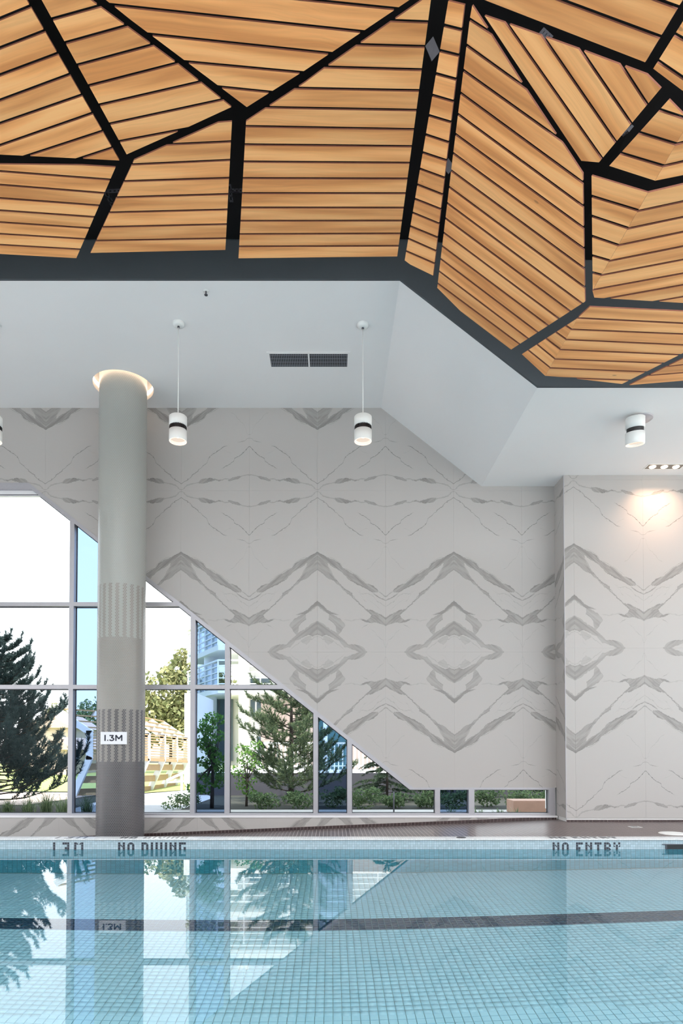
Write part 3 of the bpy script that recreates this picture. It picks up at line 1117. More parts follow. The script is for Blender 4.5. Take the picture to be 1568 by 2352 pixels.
# mosaic lettering on the far wall, and again along the coping
GL = {'1': ['#'] * 5, 'I': ['#'] * 5, '3': ['###', '..#', '.##', '..#', '###'],
      'M': ['#\\/#', '#..#', '#..#', '#..#', '#..#'], 'N': ['#.#', '#d#', '#.#', '#.#', '#.#'],
      'O': ['/#\\', '#.#', '#.#', '#.#', '###'], 'D': ['##\\', '#.#', '#.#', '#.#', '###'],
      'V': ['#.#', '#.#', '#.#', '.#.', '.#.'], 'G': ['###', '#..', '#.#', '#.#', '###'],
      'E': ['###', '#..', '##.', '#..', '###'], 'T': ['###', '.#.', '.#.', '.#.', '.#.'],
      'R': ['##\\', '#.#', '##\\', '#.#', '#.#'], 'Y': ['#.#', '\\#/', '.#.', '.#.', '.#.']}
TL = .0262


def mosaic(text, cols, px0, name, label):
    x0 = at(px0, 1935, D_POOL).x
    z0 = at(VX, 1934.6, D_POOL).z
    for surf in ('wall', 'top'):
        b = MB()
        for ch, c0 in zip(text, cols):
            for r, row in enumerate(GL[ch]):
                for k_, q in enumerate(row):
                    if q == '.':
                        continue
                    g_ = .0012
                    sh = {'#': [(0, 0), (1, 0), (1, 1), (0, 1)], '/': [(0, 0), (1, 0), (1, 1)], '\\': [(0, 0), (1, 0), (0, 1)],
                          'd': [(0, .62), (1, -.35), (1, .30), (0, 1.25)]}[q]
                    pts_ = []
                    for a_, b_ in sh:
                        X = x0 + (c0 + k_) * TL + g_ + a_ * (TL - 2 * g_)
                        Zr = -(r + 1) * TL + g_ + b_ * (TL - 2 * g_)
                        pts_.append(Vector((X, D_POOL - .0015, z0 + Zr)) if surf == 'wall' else Vector((X, D_POOL + .165 + Zr, .1185)))
                    b.prism(pts_, (0, .003, 0) if surf == 'wall' else (0, 0, -.003))
        o = b.build(name, M['letter_tile'], pool)
        tag(o, label=label + (' on the pool wall at the waterline' if surf == 'wall' else ' along the top of the coping'))


mosaic('13M', [0, 4, 9], 121.8, 'lettering', 'dark mosaic lettering 1 3M')
mosaic('NODIVING', [0, 4, 10, 14, 16, 20, 22, 26], 271.0, 'lettering', 'dark mosaic lettering NO DIVING')
mosaic('NOENTRY', [0, 4, 10, 14, 18, 22, 26], 1268.2, 'lettering', 'dark mosaic lettering NO ENTRY')

# fittings
p0, p1 = at(1530, 1941, D_POOL), at(1620, 1948, D_POOL)
sk = empty('skimmer', ((p0.x + p1.x) / 2, D_POOL, p1.z), 'dark skimmer mouth in the pool wall at the waterline', 'skimmer')
MB().box(p0.x, p1.x, D_POOL - .010, D_POOL - .0005, p1.z - .01, p0.z + .004).build('mouth', M['painted_void'], sk)  # dark plate in place of a shaded hollow
b = MB()
b.box(p0.x - .05, p1.x + .05, D_POOL - .014, D_POOL - .0005, p0.z + .005, p0.z + .012)
b.box(p0.x - .012, p0.x - .001, D_POOL - .014, D_POOL - .0005, p1.z - .01, p0.z + .0045)
b.build('faceplate', M['steel'], sk)
lp = on_z(1545, 1915, .082)
b = MB().lathe([(.0, .012), (.13, .012), (.155, .010), (.165, .004), (.165, 0.0005)], (lp.x, lp.y, .082), 40)
tag(b.build('deck_cover', M['lamp_white']), 'round white skimmer lid lying on the brown deck', 'lid')
dp = on_z(1458, 1899.5, .082)
dr = empty('floor_drain', (dp.x, dp.y, .0825), 'small pale square drain in the brown deck near the projecting wall', 'drain')
MB().box(dp.x - .07, dp.x + .07, dp.y - .07, dp.y + .07, .0822, .0845).build('plate', M['lamp_white'], dr)
b = MB()
for k_ in range(5):
    b.box(dp.x - .05, dp.x + .05, dp.y - .05 + k_ * .022, dp.y - .04 + k_ * .022, .0846, .0852)
b.build('slots', M['steel'], dr)
ap = on_z(1056, 1922, .117)
an = MB().lathe([(0, .006), (.045, .006), (.055, .003), (.055, .0003)], (ap.x, D_POOL + .10, .117), 28)
tag(an.build('anchor_cap', M['steel']), 'small grey round anchor cap on the white coping', 'cap')

# ================================================================== COLUMN AND SIGN
zc0 = deck_z(COLX - .4) - .05


def make_column_mat():
    m, t, b = mat('hexagon mosaic of the column', rough=0.35)
    s = t.sep(pos(t))
    ang = t.math('ARCTAN2', t.math('SUBTRACT', s[1], COLY), t.math('SUBTRACT', s[0], COLX))
    n_around = 84
    pitch = 2 * PI * COLR / n_around
    a = t.math('MULTIPLY', ang, n_around / (2 * PI))
    z = t.math('DIVIDE', s[2], pitch * .866)
    row = t.math('FLOOR', z)
    odd = t.math('MULTIPLY', t.math('FLOORED_MODULO', row, 2.0), .5)
    ax = t.math('ADD', a, odd)
    du = t.math('SUBTRACT', t.math('FLOORED_MODULO', ax, 1.0), .5)
    dv = t.math('MULTIPLY', t.math('SUBTRACT', t.math('FLOORED_MODULO', z, 1.0), .5), .866)
    dist = t.math('SQRT', t.math('ADD', t.math('MULTIPLY', du, du), t.math('MULTIPLY', dv, dv)))
    joint = t.sstep(dist, .38, .47)
    # zones by height and by stripe
    stripe = t.math('LESS_THAN', t.math('FLOORED_MODULO', t.math('DIVIDE', t.math('FLOOR', ax), 4.0), 1.0), .49)
    zr = lambda py: at(277, py, COLY - COLR).z
    z1, z2, z3, z4 = zr(1338), zr(1461), zr(1629), zr(1751)
    zc = t.math('MULTIPLY', t.math('ADD', row, .5), pitch * .866)
    above = lambda zz: t.math('GREATER_THAN', zc, zz)
    light, midc, darkc = (0.345, 0.350, 0.325, 1), (0.255, 0.235, 0.210, 1), (0.068, 0.061, 0.065, 1)
    s12 = t.mix(stripe, light, midc)
    s34 = t.mix(stripe, midc, darkc)
    c = t.mix(above(z4), darkc, s34)
    c = t.mix(above(z3), c, midc)
    c = t.mix(above(z2), c, s12)
    c = t.mix(above(z1), c, light)
    gr = t.mix(above(z3), (0.30, 0.29, 0.29, 1), (0.40, 0.40, 0.385, 1))
    # dark tiles show pale joints, light tiles grey ones
    t.l.new(t.mix(t.math('MULTIPLY', joint, .55), c, gr), b.inputs['Base Color'])
    bpn = t.new('ShaderNodeBump')
    bpn.inputs['Strength'].default_value = .35
    bpn.inputs['Distance'].default_value = .002
    t.l.new(t.math('SUBTRACT', 1.0, joint), bpn.inputs['Height'])
    t.l.new(bpn.outputs[0], b.inputs['Normal'])
    t.l.new(t.math('MULTIPLY_ADD', joint, .4, .25), b.inputs['Roughness'])
    return m


M['column'] = make_column_mat()
colm = MB().lathe([(COLR, 0), (COLR, z_hi + .30 - zc0)], (COLX, COLY, zc0), 84).build('column', M['column'])
tag(colm, 'round column clad in grey hexagon mosaic with two striped bands', 'column', kind='thing')

sd = COLY - COLR - .012
s0, s1 = at(231, 1681, sd), at(291, 1709.5, sd)
sg = empty('depth_sign', ((s0.x + s1.x) / 2, sd, s1.z), 'white depth sign reading 1.3M fixed to the mosaic column', 'sign')
MB().box(s0.x, s1.x, sd, sd + .010, s1.z, s0.z).build('board', M['sign_white'], sg)
ink = MB()
sw, shh = s1.x - s0.x, s0.z - s1.z


def stroke(b_, pts, w, y):
    for p_, q_ in zip(pts[:-1], pts[1:]):
        p_, q_ = Vector((p_[0], 0, p_[1])), Vector((q_[0], 0, q_[1]))
        d_ = (q_ - p_).normalized()
        n_ = Vector((-d_.z, 0, d_.x)) * w / 2
        e_ = d_ * w * .12
        b_.prism([Vector((v.x, y, v.z)) for v in (p_ - n_ - e_, q_ - n_ + e_, q_ + n_ + e_, p_ + n_ - e_)], (0, .003, 0))


def lx(px):
    return at(px, 1695, sd).x


def lz(py):
    return at(260, py, sd).z


yk = sd - .0015
wd = .020
stroke(ink, [(lx(241.2), lz(1688.3)), (lx(241.2), lz(1701.4))], wd, yk)
stroke(ink, [(lx(246.3), lz(1700.4)), (lx(248.3), lz(1700.4))], wd * .75, yk)
arc = [(lx(251.5), lz(1689.4)), (lx(260.3), lz(1689.4)), (lx(255.6), lz(1694.3)), (lx(258.5), lz(1694.7)), (lx(260.8), lz(1696.4)), (lx(261.1), lz(1698.4)),
       (lx(259.6), lz(1700.2)), (lx(256.6), lz(1700.9)), (lx(253.6), lz(1700.4)), (lx(251.7), lz(1699.2))]
stroke(ink, arc, wd * .85, yk)
stroke(ink, [(lx(266.2), lz(1701.4)), (lx(266.2), lz(1688.9)), (lx(272.9), lz(1697.0)), (lx(279.4), lz(1688.9)), (lx(279.4), lz(1701.4))], wd * .95, yk)
ink.build('lettering', M['ink'], sg)

# ================================================================== CEILING FITTINGS


def pendant(px, py, lamp_px, label):
    c = on_z(px, py, z_hi)
    cx_, cy_ = c.x, c.y
    z_bot = at(lamp_px, 1014, cy_).z
    z_top = at(lamp_px, 957, cy_).z
    R = .5 * 41 / F_PX * cy_
    rt = empty('pendant_lamp', (cx_, cy_, z_bot), label, 'lamp', 'pendant lamps under the high soffit')
    MB().lathe([(0, -.042), (.045, -.042), (.062, -.034), (.069, -.018), (.069, -.0005)], (cx_, cy_, z_hi), 32).build('canopy', M['lamp_white'], rt)
    MB().lathe([(.0, -.058), (.014, -.058), (.014, -.0405)], (cx_, cy_, z_hi), 16).build('cable_grip', M['steel'], rt)
    MB().tube([(cx_, cy_, z_top), (cx_, cy_, z_hi - .055)], .0062, 10).build('rod', M['lamp_white'], rt)
    H = z_top - z_bot
    MB().lathe([(0, H), (R - .008, H), (R, H - .008), (R, H * .605), (R - .012, H * .60)], (cx_, cy_, z_bot), 40).build('upper_shade', M['lamp_white'], rt)
    hs = MB().lathe([(R - .014, H * .40), (R - .014, H * .66)], (cx_, cy_, z_bot), 40)
    for k_ in range(30):
        a = 2 * PI * k_ / 30
        p_ = Vector((cx_ + math.cos(a) * (R - .008), cy_ + math.sin(a) * (R - .008), z_bot + H * .435))
        hs.bar(p_, p_ + Vector((0, 0, H * .175)), .006, .012)
    hs.build('heat_sink', M['lamp_black'], rt)
    MB().lathe([(R - .012, H * .435), (R, H * .43), (R, .006), (R - .004, 0), (R - .014, 0), (R - .016, .035)], (cx_, cy_, z_bot), 40).build('lower_shade', M['lamp_white'], rt)
    MB().lathe([(R - .004, -.0008), (R - .0135, -.0008), (R - .015, .010)], (cx_, cy_, z_bot), 40).build('rim', M['rim'], rt)
    MB().lathe([(R - .016, .034), (R - .03, .055), (.028, .075)], (cx_, cy_, z_bot), 40).build('reflector', M['lit_reflector'], rt)
    MB().lathe([(0.0005, .050), (.030, .056), (.036, .074)], (cx_, cy_, z_bot), 24).build('bulb', M['lens'], rt)
    return rt


pendant(410, 742, 405, 'white pendant lamp hanging in front of the wall beside the mosaic column')
pendant(833, 745, 833.5, 'white pendant lamp hanging beside the sloping soffit, next to the air grille')
pendant(-14, 744, -17, 'white pendant lamp mostly cut off by the edge of the view')

# tilted surface spotlight on the low soffit
sp_c = on_z(1470, 962, z_lo)
sl = empty('ceiling_spotlight', (sp_c.x, sp_c.y, z_lo), 'white tilted spotlight mounted on the low soffit', 'lamp')
MB().lathe([(0, -.012), (.135, -.012), (.142, -.006), (.142, -.0005)], sp_c, 36).build('mounting_plate', M['alu'], sl)
ax = Vector((-.06, -.16, 1)).normalized()
bt = at(1458, 1021, sp_c.y - .03)
Rl = .109
Hl = .31
MB().lathe([(0, Hl), (Rl - .006, Hl), (Rl, Hl - .006), (Rl, .184), (Rl - .012, .182)], bt, 40, ax).build('upper_shade', M['lamp_white'], sl)
hs = MB().lathe([(Rl - .014, .12), (Rl - .014, .20)], bt, 40, ax)
hs.build('heat_sink', M['lamp_black'], sl)
MB().lathe([(Rl - .012, .136), (Rl, .134), (Rl, .006), (Rl - .004, 0), (Rl - .014, 0), (Rl - .016, .03)], bt, 40, ax).build('lower_shade', M['lamp_white'], sl)
MB().lathe([(Rl - .004, -.0008), (Rl - .0135, -.0008), (Rl - .015, .01)], bt, 40, ax).build('rim', M['rim'], sl)
MB().lathe([(Rl - .016, .028), (Rl - .03, .05), (.028, .07)], bt, 40, ax).build('reflector', M['lit_reflector'], sl)
MB().lathe([(.0005, .052), (.028, .056), (.032, .07)], bt, 24, ax).build('bulb', M['lens'], sl)
MB().tube([bt + ax * Hl, Vector((bt.x + ax.x * Hl, bt.y + ax.y * Hl, z_lo - .010))], .03, 12).build('swivel', M['lamp_black'], sl)

# recessed triple downlight washing the projecting wall
q0, q1 = on_z(1490, 1066.5, z_lo), on_z(1569, 1066.5, z_lo)
yd0, yd1 = on_z(1500, 1066.5, z_lo).y, on_z(1500, 1076.5, z_lo).y
dx0, dx1 = q0.x, q0.x + .50
dl = empty('recessed_downlight', ((dx0 + dx1) / 2, (yd0 + yd1) / 2, z_lo), 'recessed ceiling downlight with three warm lamps in a row', 'lamp')
fr = MB()
fr.box(dx0 - .018, dx1 + .018, yd0 - .018, yd0, z_lo - .005, z_lo - .0005)
fr.box(dx0 - .018, dx1 + .018, yd1, yd1 + .018, z_lo - .005, z_lo - .0005)
fr.box(dx0 - .018, dx0, yd0, yd1, z_lo - .005, z_lo - .0005)
fr.box(dx1, dx1 + .018, yd0, yd1, z_lo - .005, z_lo - .0005)
fr.build('trim_frame', M['lamp_white'], dl)
MB().box(dx0, dx1, yd0, yd1, z_lo - .0035, z_lo - .0008).build('back_box', speckled('grey lamp recess', (.20, .18, .16, 1), .05, 20, .5), dl)
for k_ in range(3):
    xc = dx0 + .085 + k_ * .165
    yc = (yd0 + yd1) / 2
    lm = MB().lathe([(0.0005, -.016), (.036, -.016), (.044, -.010), (.046, -.003)], (xc, yc, z_lo), 24).build('lamp_face', M['lens'], dl)
    sp = bpy.data.lights.new('spot', 'SPOT')
    sp.energy = 29
    sp.color = (1.0, 0.62, 0.40)
    sp.spot_size = math.radians(104)
    sp.spot_blend = 1.0
    sp.shadow_soft_size = .03
    so = bpy.data.objects.new('spot', sp)
    so.location = (xc - dl.location.x, yc - dl.location.y, -.025)
    so.rotation_euler = Vector((0, .22, -1)).to_track_quat('-Z', 'Y').to_euler()
    link(so, dl)

# air grille in the high soffit
g00, g10, g11, g01 = on_z(618, 812, z_hi), on_z(797, 811, z_hi), on_z(797, 840, z_hi), on_z(623, 842, z_hi)
gx0, gx1, gy0, gy1 = g01.x, g11.x, g00.y, g01.y
ag = empty('air_grille', ((gx0 + gx1) / 2, (gy0 + gy1) / 2, z_hi), 'long rectangular air grille with fine bars in the white soffit', 'grille')
b = MB()
fw = .035
b.box(gx0 - fw, gx1 + fw, gy0 - fw, gy0, z_hi - .006, z_hi - .0004)
b.box(gx0 - fw, gx1 + fw, gy1, gy1 + fw, z_hi - .006, z_hi - .0004)
b.box(gx0 - fw, gx0, gy0, gy1, z_hi - .006, z_hi - .0004)
b.box(gx1, gx1 + fw, gy0, gy1, z_hi - .006, z_hi - .0004)
b.box((gx0 + gx1) / 2 - .01, (gx0 + gx1) / 2 + .01, gy0, gy1, z_hi - .006, z_hi - .0004)
b.build('grille_frame', M['ceiling'], ag)
MB().box(gx0, gx1, gy0, gy1, z_hi - .0012, z_hi - .0003).build('backing', M['painted_void'], ag)
b = MB()
nb = 44
for k_ in range(nb):
    x = gx0 + (gx1 - gx0) * (k_ + .5) / nb
    b.box(x - .0042, x + .0042, gy0, gy1, z_hi - .005, z_hi - .0013)
for k_ in range(4):
    y = gy0 + (gy1 - gy0) * (k_ + .5) / 4
    b.box(gx0, gx1, y - .003, y + .003, z_hi - .004, z_hi - .0014)
o = b.build('grille_bars', speckled('grey grille metal', (0.22, 0.23, 0.27, 1), .05, 20, .5), ag)
o['kind'] = 'stuff'
sh_ = on_z(473, 668, z_hi)
sh_e = empty('sprinkler_head', (sh_.x, sh_.y, z_hi), 'tiny sprinkler head on the white soffit near the dark edge', 'sprinkler')
MB().lathe([(0, -.006), (.028, -.006), (.034, -.0005)], sh_, 20).build('rosette', M['lamp_white'], sh_e)
MB().lathe([(0, -.05), (.02, -.05), (.02, -.046), (.006, -.04), (.008, -.006)], sh_, 16).build('nozzle', M['steel'], sh_e)

# ================================================================== WOODEN CEILING PANELS
H1, H2 = EYE + 4.96, EYE + 3.78
fold_pts = [on_z(a, b_, H2) for a, b_ in ((1251.7, 863.5), (1326, 730.8), (1504, 415), (1488, 443), (1361.5, 665))]
XF = sum(p.x for p in fold_pts) / len(fold_pts)
SL = .81
P_HI = (Vector((0, 0, H1)), Vector((0, 0, 1)))
P_LO = (Vector((0, 0, H2)), Vector((0, 0, 1)))
P_SL = (Vector((XF, 0, H2)), Vector((SL, 0, 1)).normalized())
SLAT_T = .012


def board_panel(label, facets):
    """facets: list of (plane, outline, gap lines), all read off the survey in pixels"""
    allp = [on_plane(a, b_, *fc[0]) for fc in facets for a, b_ in fc[1]]
    c = sum(allp, Vector()) / len(allp)
    rt = empty('wooden_ceiling_panel', c, label, 'ceiling panel', 'slatted wooden panels of the hung ceiling')
    for plane, outline, lines in facets:
        p0_, n_ = plane
        ex = Vector((1, 0, 0)) - n_ * n_.x
        ex.normalize()
        ey = n_.cross(ex)
        to2 = lambda v: ((v - p0_).dot(ex), (v - p0_).dot(ey))
        to3 = lambda q: p0_ + ex * q[0] + ey * q[1]
        poly = [to2(on_plane(a, b_, p0_, n_)) for a, b_ in outline]
        ls = []
        for a, b_, c_, d_ in lines:
            A, B = to2(on_plane(a, b_, p0_, n_)), to2(on_plane(c_, d_, p0_, n_))
            ls.append((A, B))
        # normals all pointing from the first line towards the last
        info = []
        for k_, (A, B) in enumerate(ls):
            dx_, dy_ = B[0] - A[0], B[1] - A[1]
            L = math.hypot(dx_, dy_)
            na, nb_ = -dy_ / L, dx_ / L
            if len(ls) > 1:
                o_ = ls[k_ + 1] if k_ + 1 < len(ls) else ls[k_ - 1]
                mxx, mzz = (o_[0][0] + o_[1][0]) / 2, (o_[0][1] + o_[1][1]) / 2
                sg_ = (mxx - A[0]) * na + (mzz - A[1]) * nb_
                if (sg_ < 0) == (k_ + 1 < len(ls)):
                    na, nb_ = -na, -nb_
            info.append((na, nb_, -(na * A[0] + nb_ * A[1]), (dx_ / L, dy_ / L)))
        G = .0105
        if True:                                                     # black felt behind the boards
            cg = (sum(v[0] for v in poly) / len(poly), sum(v[1] for v in poly) / len(poly))
            ins = []
            for v in poly:
                dx_, dy_ = v[0] - cg[0], v[1] - cg[1]
                L = math.hypot(dx_, dy_)
                ins.append((cg[0] + dx_ * (1 - .035 / L), cg[1] + dy_ * (1 - .035 / L)))
            MB().prism([to3(v) + n_ * (SLAT_T + .003) for v in ins], n_ * .006).build('backing', M['black'], rt)
        for k_ in range(len(ls) + 1):
            q = poly
            if k_ > 0:
                na, nb_, cc_, dr_ = info[k_ - 1]
                q = clip2(q, na, nb_, cc_ - G)
            if k_ < len(ls) and q:
                na, nb_, cc_, dr_ = info[k_]
                q = clip2(q, -na, -nb_, -cc_ - G)
            if not q or abs(area2(q)) < 8e-4:
                continue
            dr_ = info[min(k_, len(ls) - 1)][3] if ls else (1, 0)
            ctr = (sum(v[0] for v in q) / len(q), sum(v[1] for v in q) / len(q))
            X_ = ex * dr_[0] + ey * dr_[1]
            Y_ = n_.cross(X_)
            mat_ = Matrix(((X_.x, Y_.x, n_.x), (X_.y, Y_.y, n_.y), (X_.z, Y_.z, n_.z)))
            C3 = to3(ctr)
            loc = []
            for v in q:
                w_ = to3(v) - C3
                loc.append((w_.dot(X_), w_.dot(Y_), 0.0))
            mb = MB().prism([Vector(v) for v in loc], (0, 0, SLAT_T))
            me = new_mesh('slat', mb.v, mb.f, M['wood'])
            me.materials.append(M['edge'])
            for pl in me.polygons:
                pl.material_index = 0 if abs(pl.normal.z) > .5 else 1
            o_ = bpy.data.objects.new('slat', me)
            m4 = mat_.to_4x4()
            m4.translation = C3 - c
            link(o_, rt)
            o_.matrix_local = m4
    return rt


board_panel('slatted wood panel at the upper corner of the ceiling, boards rising towards a wide diagonal black gap', [(P_HI,
    [(-560, 327), (0, 355), (274, 368.6), (61, 0), (26, -60), (-560, -60)],
    [(-300, -72, 0, -195), (-200, -26, 0, -108), (-100, 11, 0, -30), (0, 42.9, 67.6, 15.3), (0, 110.2, 99.5, 72), (0, 172.2, 130, 123.7), (0, 230, 158, 171.4), (0, 283.2, 185.7, 218.9), (0, 333.7, 209.7, 260.7),
     (65, 356.6, 232.7, 301.8), (183.7, 363.5, 257.7, 339.3)])])
board_panel('slatted wood panel between two diagonal black gaps, tapering down to a point above the mosaic column', [(P_HI,
    [(62.7, -60), (125, -60), (205, -2), (400, 141), (531, 246), (434, 290.8), (290.8, 354.6), (95.7, 0)],
    [(120, 43.9, 228, 14), (150.5, 98.2, 290.8, 59.2), (178.6, 149.2, 349.5, 103.3), (205.4, 196.4, 402, 146), (230.9, 240.3, 456.9, 188.5),
     (255, 283.7, 508, 229.3), (276.8, 324, 412, 298.5)])])
board_panel('triangular slatted wood panel pointing down at the top of the ceiling, widest boards with wavy grain', [(P_HI,
    [(160, -60), (247, 3), (300, 45.4), (566.6, 246), (700, 161.5), (939.8, 0), (1029, -60)],
    [(725, 1.5, 908, 20), (260, 11.5, 835, 73), (346, 79, 757, 122.3), (428.8, 142, 689, 166), (506.6, 199.6, 621.4, 211.4)])])
board_panel('tall slatted wood panel with level boards, the largest in the middle of the ceiling', [(P_HI,
    [(991, -14), (912, 589), (547.5, 593.3), (565, 279), (700, 190), (746, 156), (970, 0)],
    [(908, 47.6, 983.7, 50.5), (826.3, 102.6, 976.8, 107), (752.3, 154, 969.9, 160.2), (682.6, 202.5, 963.3, 207.9), (618.9, 246.6, 957, 253),
     (565.3, 290, 951.3, 297), (562.8, 331.8, 946.2, 336), (561.5, 371.2, 941, 374), (559, 409.2, 934, 410.3), (557, 443.6, 930.5, 443.8),
     (556, 476.7, 927, 477.2), (553, 507.2, 923, 506.8), (550, 537.6, 918.5, 536.3), (549, 566, 915, 564.7)])])
board_panel('four-sided slatted wood panel directly above the round column recess, beside the vertical black gap', [(P_HI,
    [(207.8, 581), (517.4, 574), (532.5, 279.5), (501, 282), (308, 368)],
    [(400.8, 331, 530.9, 325), (305, 377.7, 527, 367.5), (287.8, 416.2, 526.2, 408.7), (269.8, 453.2, 524.3, 445.8), (252.6, 487.9, 522.4, 481.2),
     (236.5, 521.4, 520.5, 515), (221.2, 552.8, 519, 547.2)])])
board_panel('low slatted wood panel at the ceiling edge above the conifer window, boards falling slightly', [(P_HI,
    [(-560, 557), (0, 583.3), (175.3, 593), (265.2, 384.5), (187.5, 379.7), (0, 377.8), (-560, 373)],
    [(0, 393.2, 254.5, 412.7), (0, 424.3, 241.9, 443.7), (0, 455, 229.6, 472), (0, 483.1, 218, 498.4), (0, 510.3, 206.7, 524), (0, 537, 195.2, 548.9), (0, 562, 183.7, 572.6)])])
board_panel('narrow strip of short wooden boards between two steep black gaps', [(P_SL,
    [(1029, 2.5), (1066, 11.5), (994, 633), (942, 607.7), (929, 598)],
    [(1019.4, 58, 1061, 68.6), (1009.2, 116, 1054, 127.2), (1000.5, 169, 1047.4, 182), (990.8, 218, 1040, 232.4), (982.4, 264.5, 1032.9, 279.6),
     (974.2, 308, 1026.5, 325.5), (967.8, 349.3, 1021.1, 367), (962.3, 387, 1017, 407), (957.5, 423.6, 1012.3, 445.2), (951.7, 456.5, 1010, 479.4),
     (947, 488.2, 1007.6, 513.2), (942.2, 519.6, 1005, 545.6), (938, 548.2, 1002.8, 576.9), (933.6, 577, 999.6, 606)])])
board_panel('largest sloping slatted wood panel, its many boards running diagonally down along the dark edge', [(P_SL,
    [(1084, 12.8), (1121, 69), (1131, 86), (1210, 210), (1282, 318), (1294, 333), (1337.6, 399), (1338, 440), (1342.7, 693), (1173.4, 803), (1057, 714.5), (1003.7, 661), (1040.4, 352), (1078.7, 42)],
    [(1078.7, 44.5, 1120.8, 71.6), (1072, 104.5, 1206.7, 201.5), (1064.2, 161.8, 1285.8, 320.2), (1056.8, 213.2, 1336.3, 418), (1051.8, 262.5, 1337.6, 472.6),
     (1046, 308.3, 1339, 522.7), (1040.6, 352, 1340.8, 571.3), (1036.3, 392, 1341.4, 616.6), (1032.4, 430.3, 1342.4, 660), (1028.3, 467.6, 1334.4, 695.6),
     (1024.5, 502.7, 1308.9, 714.7), (1020.3, 535.5, 1283.4, 732.2), (1017, 566.5, 1257.9, 747.2), (1014, 596.2, 1234.6, 763.2), (1010.7, 624.8, 1212.6, 777.6), (1006.6, 651.9, 1192.5, 790.2)])])
board_panel('five-board wooden panel with steep boards, sloping alongside the largest sloping panel', [(P_SL,
    [(1112.4, 36.4), (1161, 53), (1331, 114), (1484.5, 171.5), (1516.5, 203.7), (1375, 373), (1334.6, 369.4)],
    [(1165.3, 56, 1383.5, 365.6), (1248.8, 86.5, 1414.4, 326.8), (1336.3, 118.4, 1449.8, 284.7), (1429, 152, 1486, 239.9)])])
board_panel('wooden panel of long wide boards crossing the upper edge of the view above the five-board panel', [(P_SL,
    [(958, -60), (1112.4, 0), (1481, 143), (1567, 0), (1603, -60)],
    [(1289, .5, 1515.4, 84.6), (1511.4, .5, 1556.8, 17)])])
board_panel('wooden panel cut off by the edge of the view where four black gaps meet', [(P_SL,
    [(1499.6, 157.6), (1560, 203), (1760, 350), (2050, 288), (2050, -60), (1636, -60)],
    [(1511.4, 140.3, 1568, 179), (1549, 78.6, 1568, 89.6), (1568, 0, 1668, 60), (1668, -30, 1768, 28)])])
board_panel('folded wooden panel with three short lit boards mitred to darker boards', [
    (P_SL, [(1535, 229), (1398.6, 381), (1504, 415), (1568, 303), (1582, 277)],
     [(1514.7, 252.2, 1568, 270), (1467.6, 304.5, 1551.8, 330.5), (1427.2, 352.2, 1523, 381)]),
    (P_LO, [(1504, 415), (1568, 303), (1582, 277), (1750, 352), (1750, 366)],
     [(1551.8, 331, 1568, 327), (1523, 381.3, 1568, 370.8)])])
board_panel('folded wooden panel with a sharp mitre, six boards on the near facet and knotty boards beyond', [
    (P_SL, [(1358, 403.5), (1488, 442.8), (1361.8, 665), (1360.6, 664.5)],
     [(1358, 450.4, 1467.7, 484), (1358.6, 496.2, 1443.5, 524.4), (1359.3, 542.2, 1420.6, 563.2), (1359.8, 586.9, 1401.4, 598.9), (1360.6, 625.9, 1382.3, 631.5)]),
    (P_LO, [(1488, 442.8), (1361.8, 665), (1360, 667.5), (1364.4, 683.6), (1568, 695.9), (2050, 725), (2050, 311), (1568, 424)],
     [(1467.7, 484.1, 1568, 462.6), (1443.5, 524.6, 1568, 498.4), (1420.6, 563.3, 1568, 532.5), (1401.4, 599, 1568, 565.7), (1381, 632, 1568, 596.2),
      (1362, 665.5, 1568, 627.7), (1395, 685.2, 1568, 654.2), (1502, 692.8, 1568, 681.2)])])
board_panel('folded wooden panel at the lowest corner of the ceiling above the tilted spotlight', [
    (P_SL, [(1326, 730.8), (1251.7, 863.3), (1198, 813.7)],
     [(1300.7, 749, 1312, 756.3), (1277.7, 763.7, 1300, 779.5), (1254.7, 778.2, 1286, 802.2), (1234.8, 792.2, 1273, 823.6), (1213.4, 804.5, 1262.4, 844)]),
    (P_LO, [(1326, 730.8), (1353.7, 705.3), (1568, 715.5), (1738, 723.5), (1738, 729), (1568, 811), (1428, 882), (1293, 866.5), (1251.7, 863.3)],
     [(1326.7, 730.5, 1568, 742.5), (1313, 756.5, 1568, 767.2), (1299.4, 780, 1568, 792.2), (1286, 803, 1558, 814.7), (1273, 824.6, 1522.6, 834.2), (1262.4, 845, 1483, 854.2), (1293, 867.5, 1446, 873.2)])])
board_panel('small wooden wedge panel below the thin diagonal gap at the ceiling edge', [(P_LO,
    [(1444.8, 884.6), (1568, 824), (1752, 735), (2050, 749), (2050, 834), (1568, 874.4)],
    [(1740, 752, 1850, 748), (1690, 776, 1800, 770), (1640, 799, 1760, 791), (1590, 821, 1700, 812), (1532.8, 841.5, 1568, 837.6), (1488, 862.4, 1568, 856)])])


# perforated steel struts seen in the black gaps
def strut(name, p, q, w, label, solid=False):
    p, q = Vector(p), Vector(q)
    rt = empty('hanger_strut', q, label, 'bracket', 'steel hanger struts above the wooden panels')
    b_ = MB()
    d_ = q - p
    n_ = max(3, int(d_.length / .05))
    up_ = Vector((0, 1, 0)) if abs(d_.normalized().y) < .9 else Vector((0, 0, 1))
    s_ = d_.normalized().cross(up_).normalized()
    if solid:
        b_.bar(p, q, w, .005, up_)
        n_ = -1
    for e in (-1, 1) if not solid else ():
        b_.bar(p + s_ * e * w * .36, q + s_ * e * w * .36, w * .28, .004, up_)
    for k_ in range(n_ + 1):
        c_ = p + d_ * (k_ / n_)
        b_.bar(c_ - s_ * w * .5, c_ + s_ * w * .5, .018, .004, up_)
    b_.build('strut_rail', M['steel'], rt)
    return rt


def gp(px, py, up_=.12):
    v = on_z(px, py, H1 + up_)
    return v


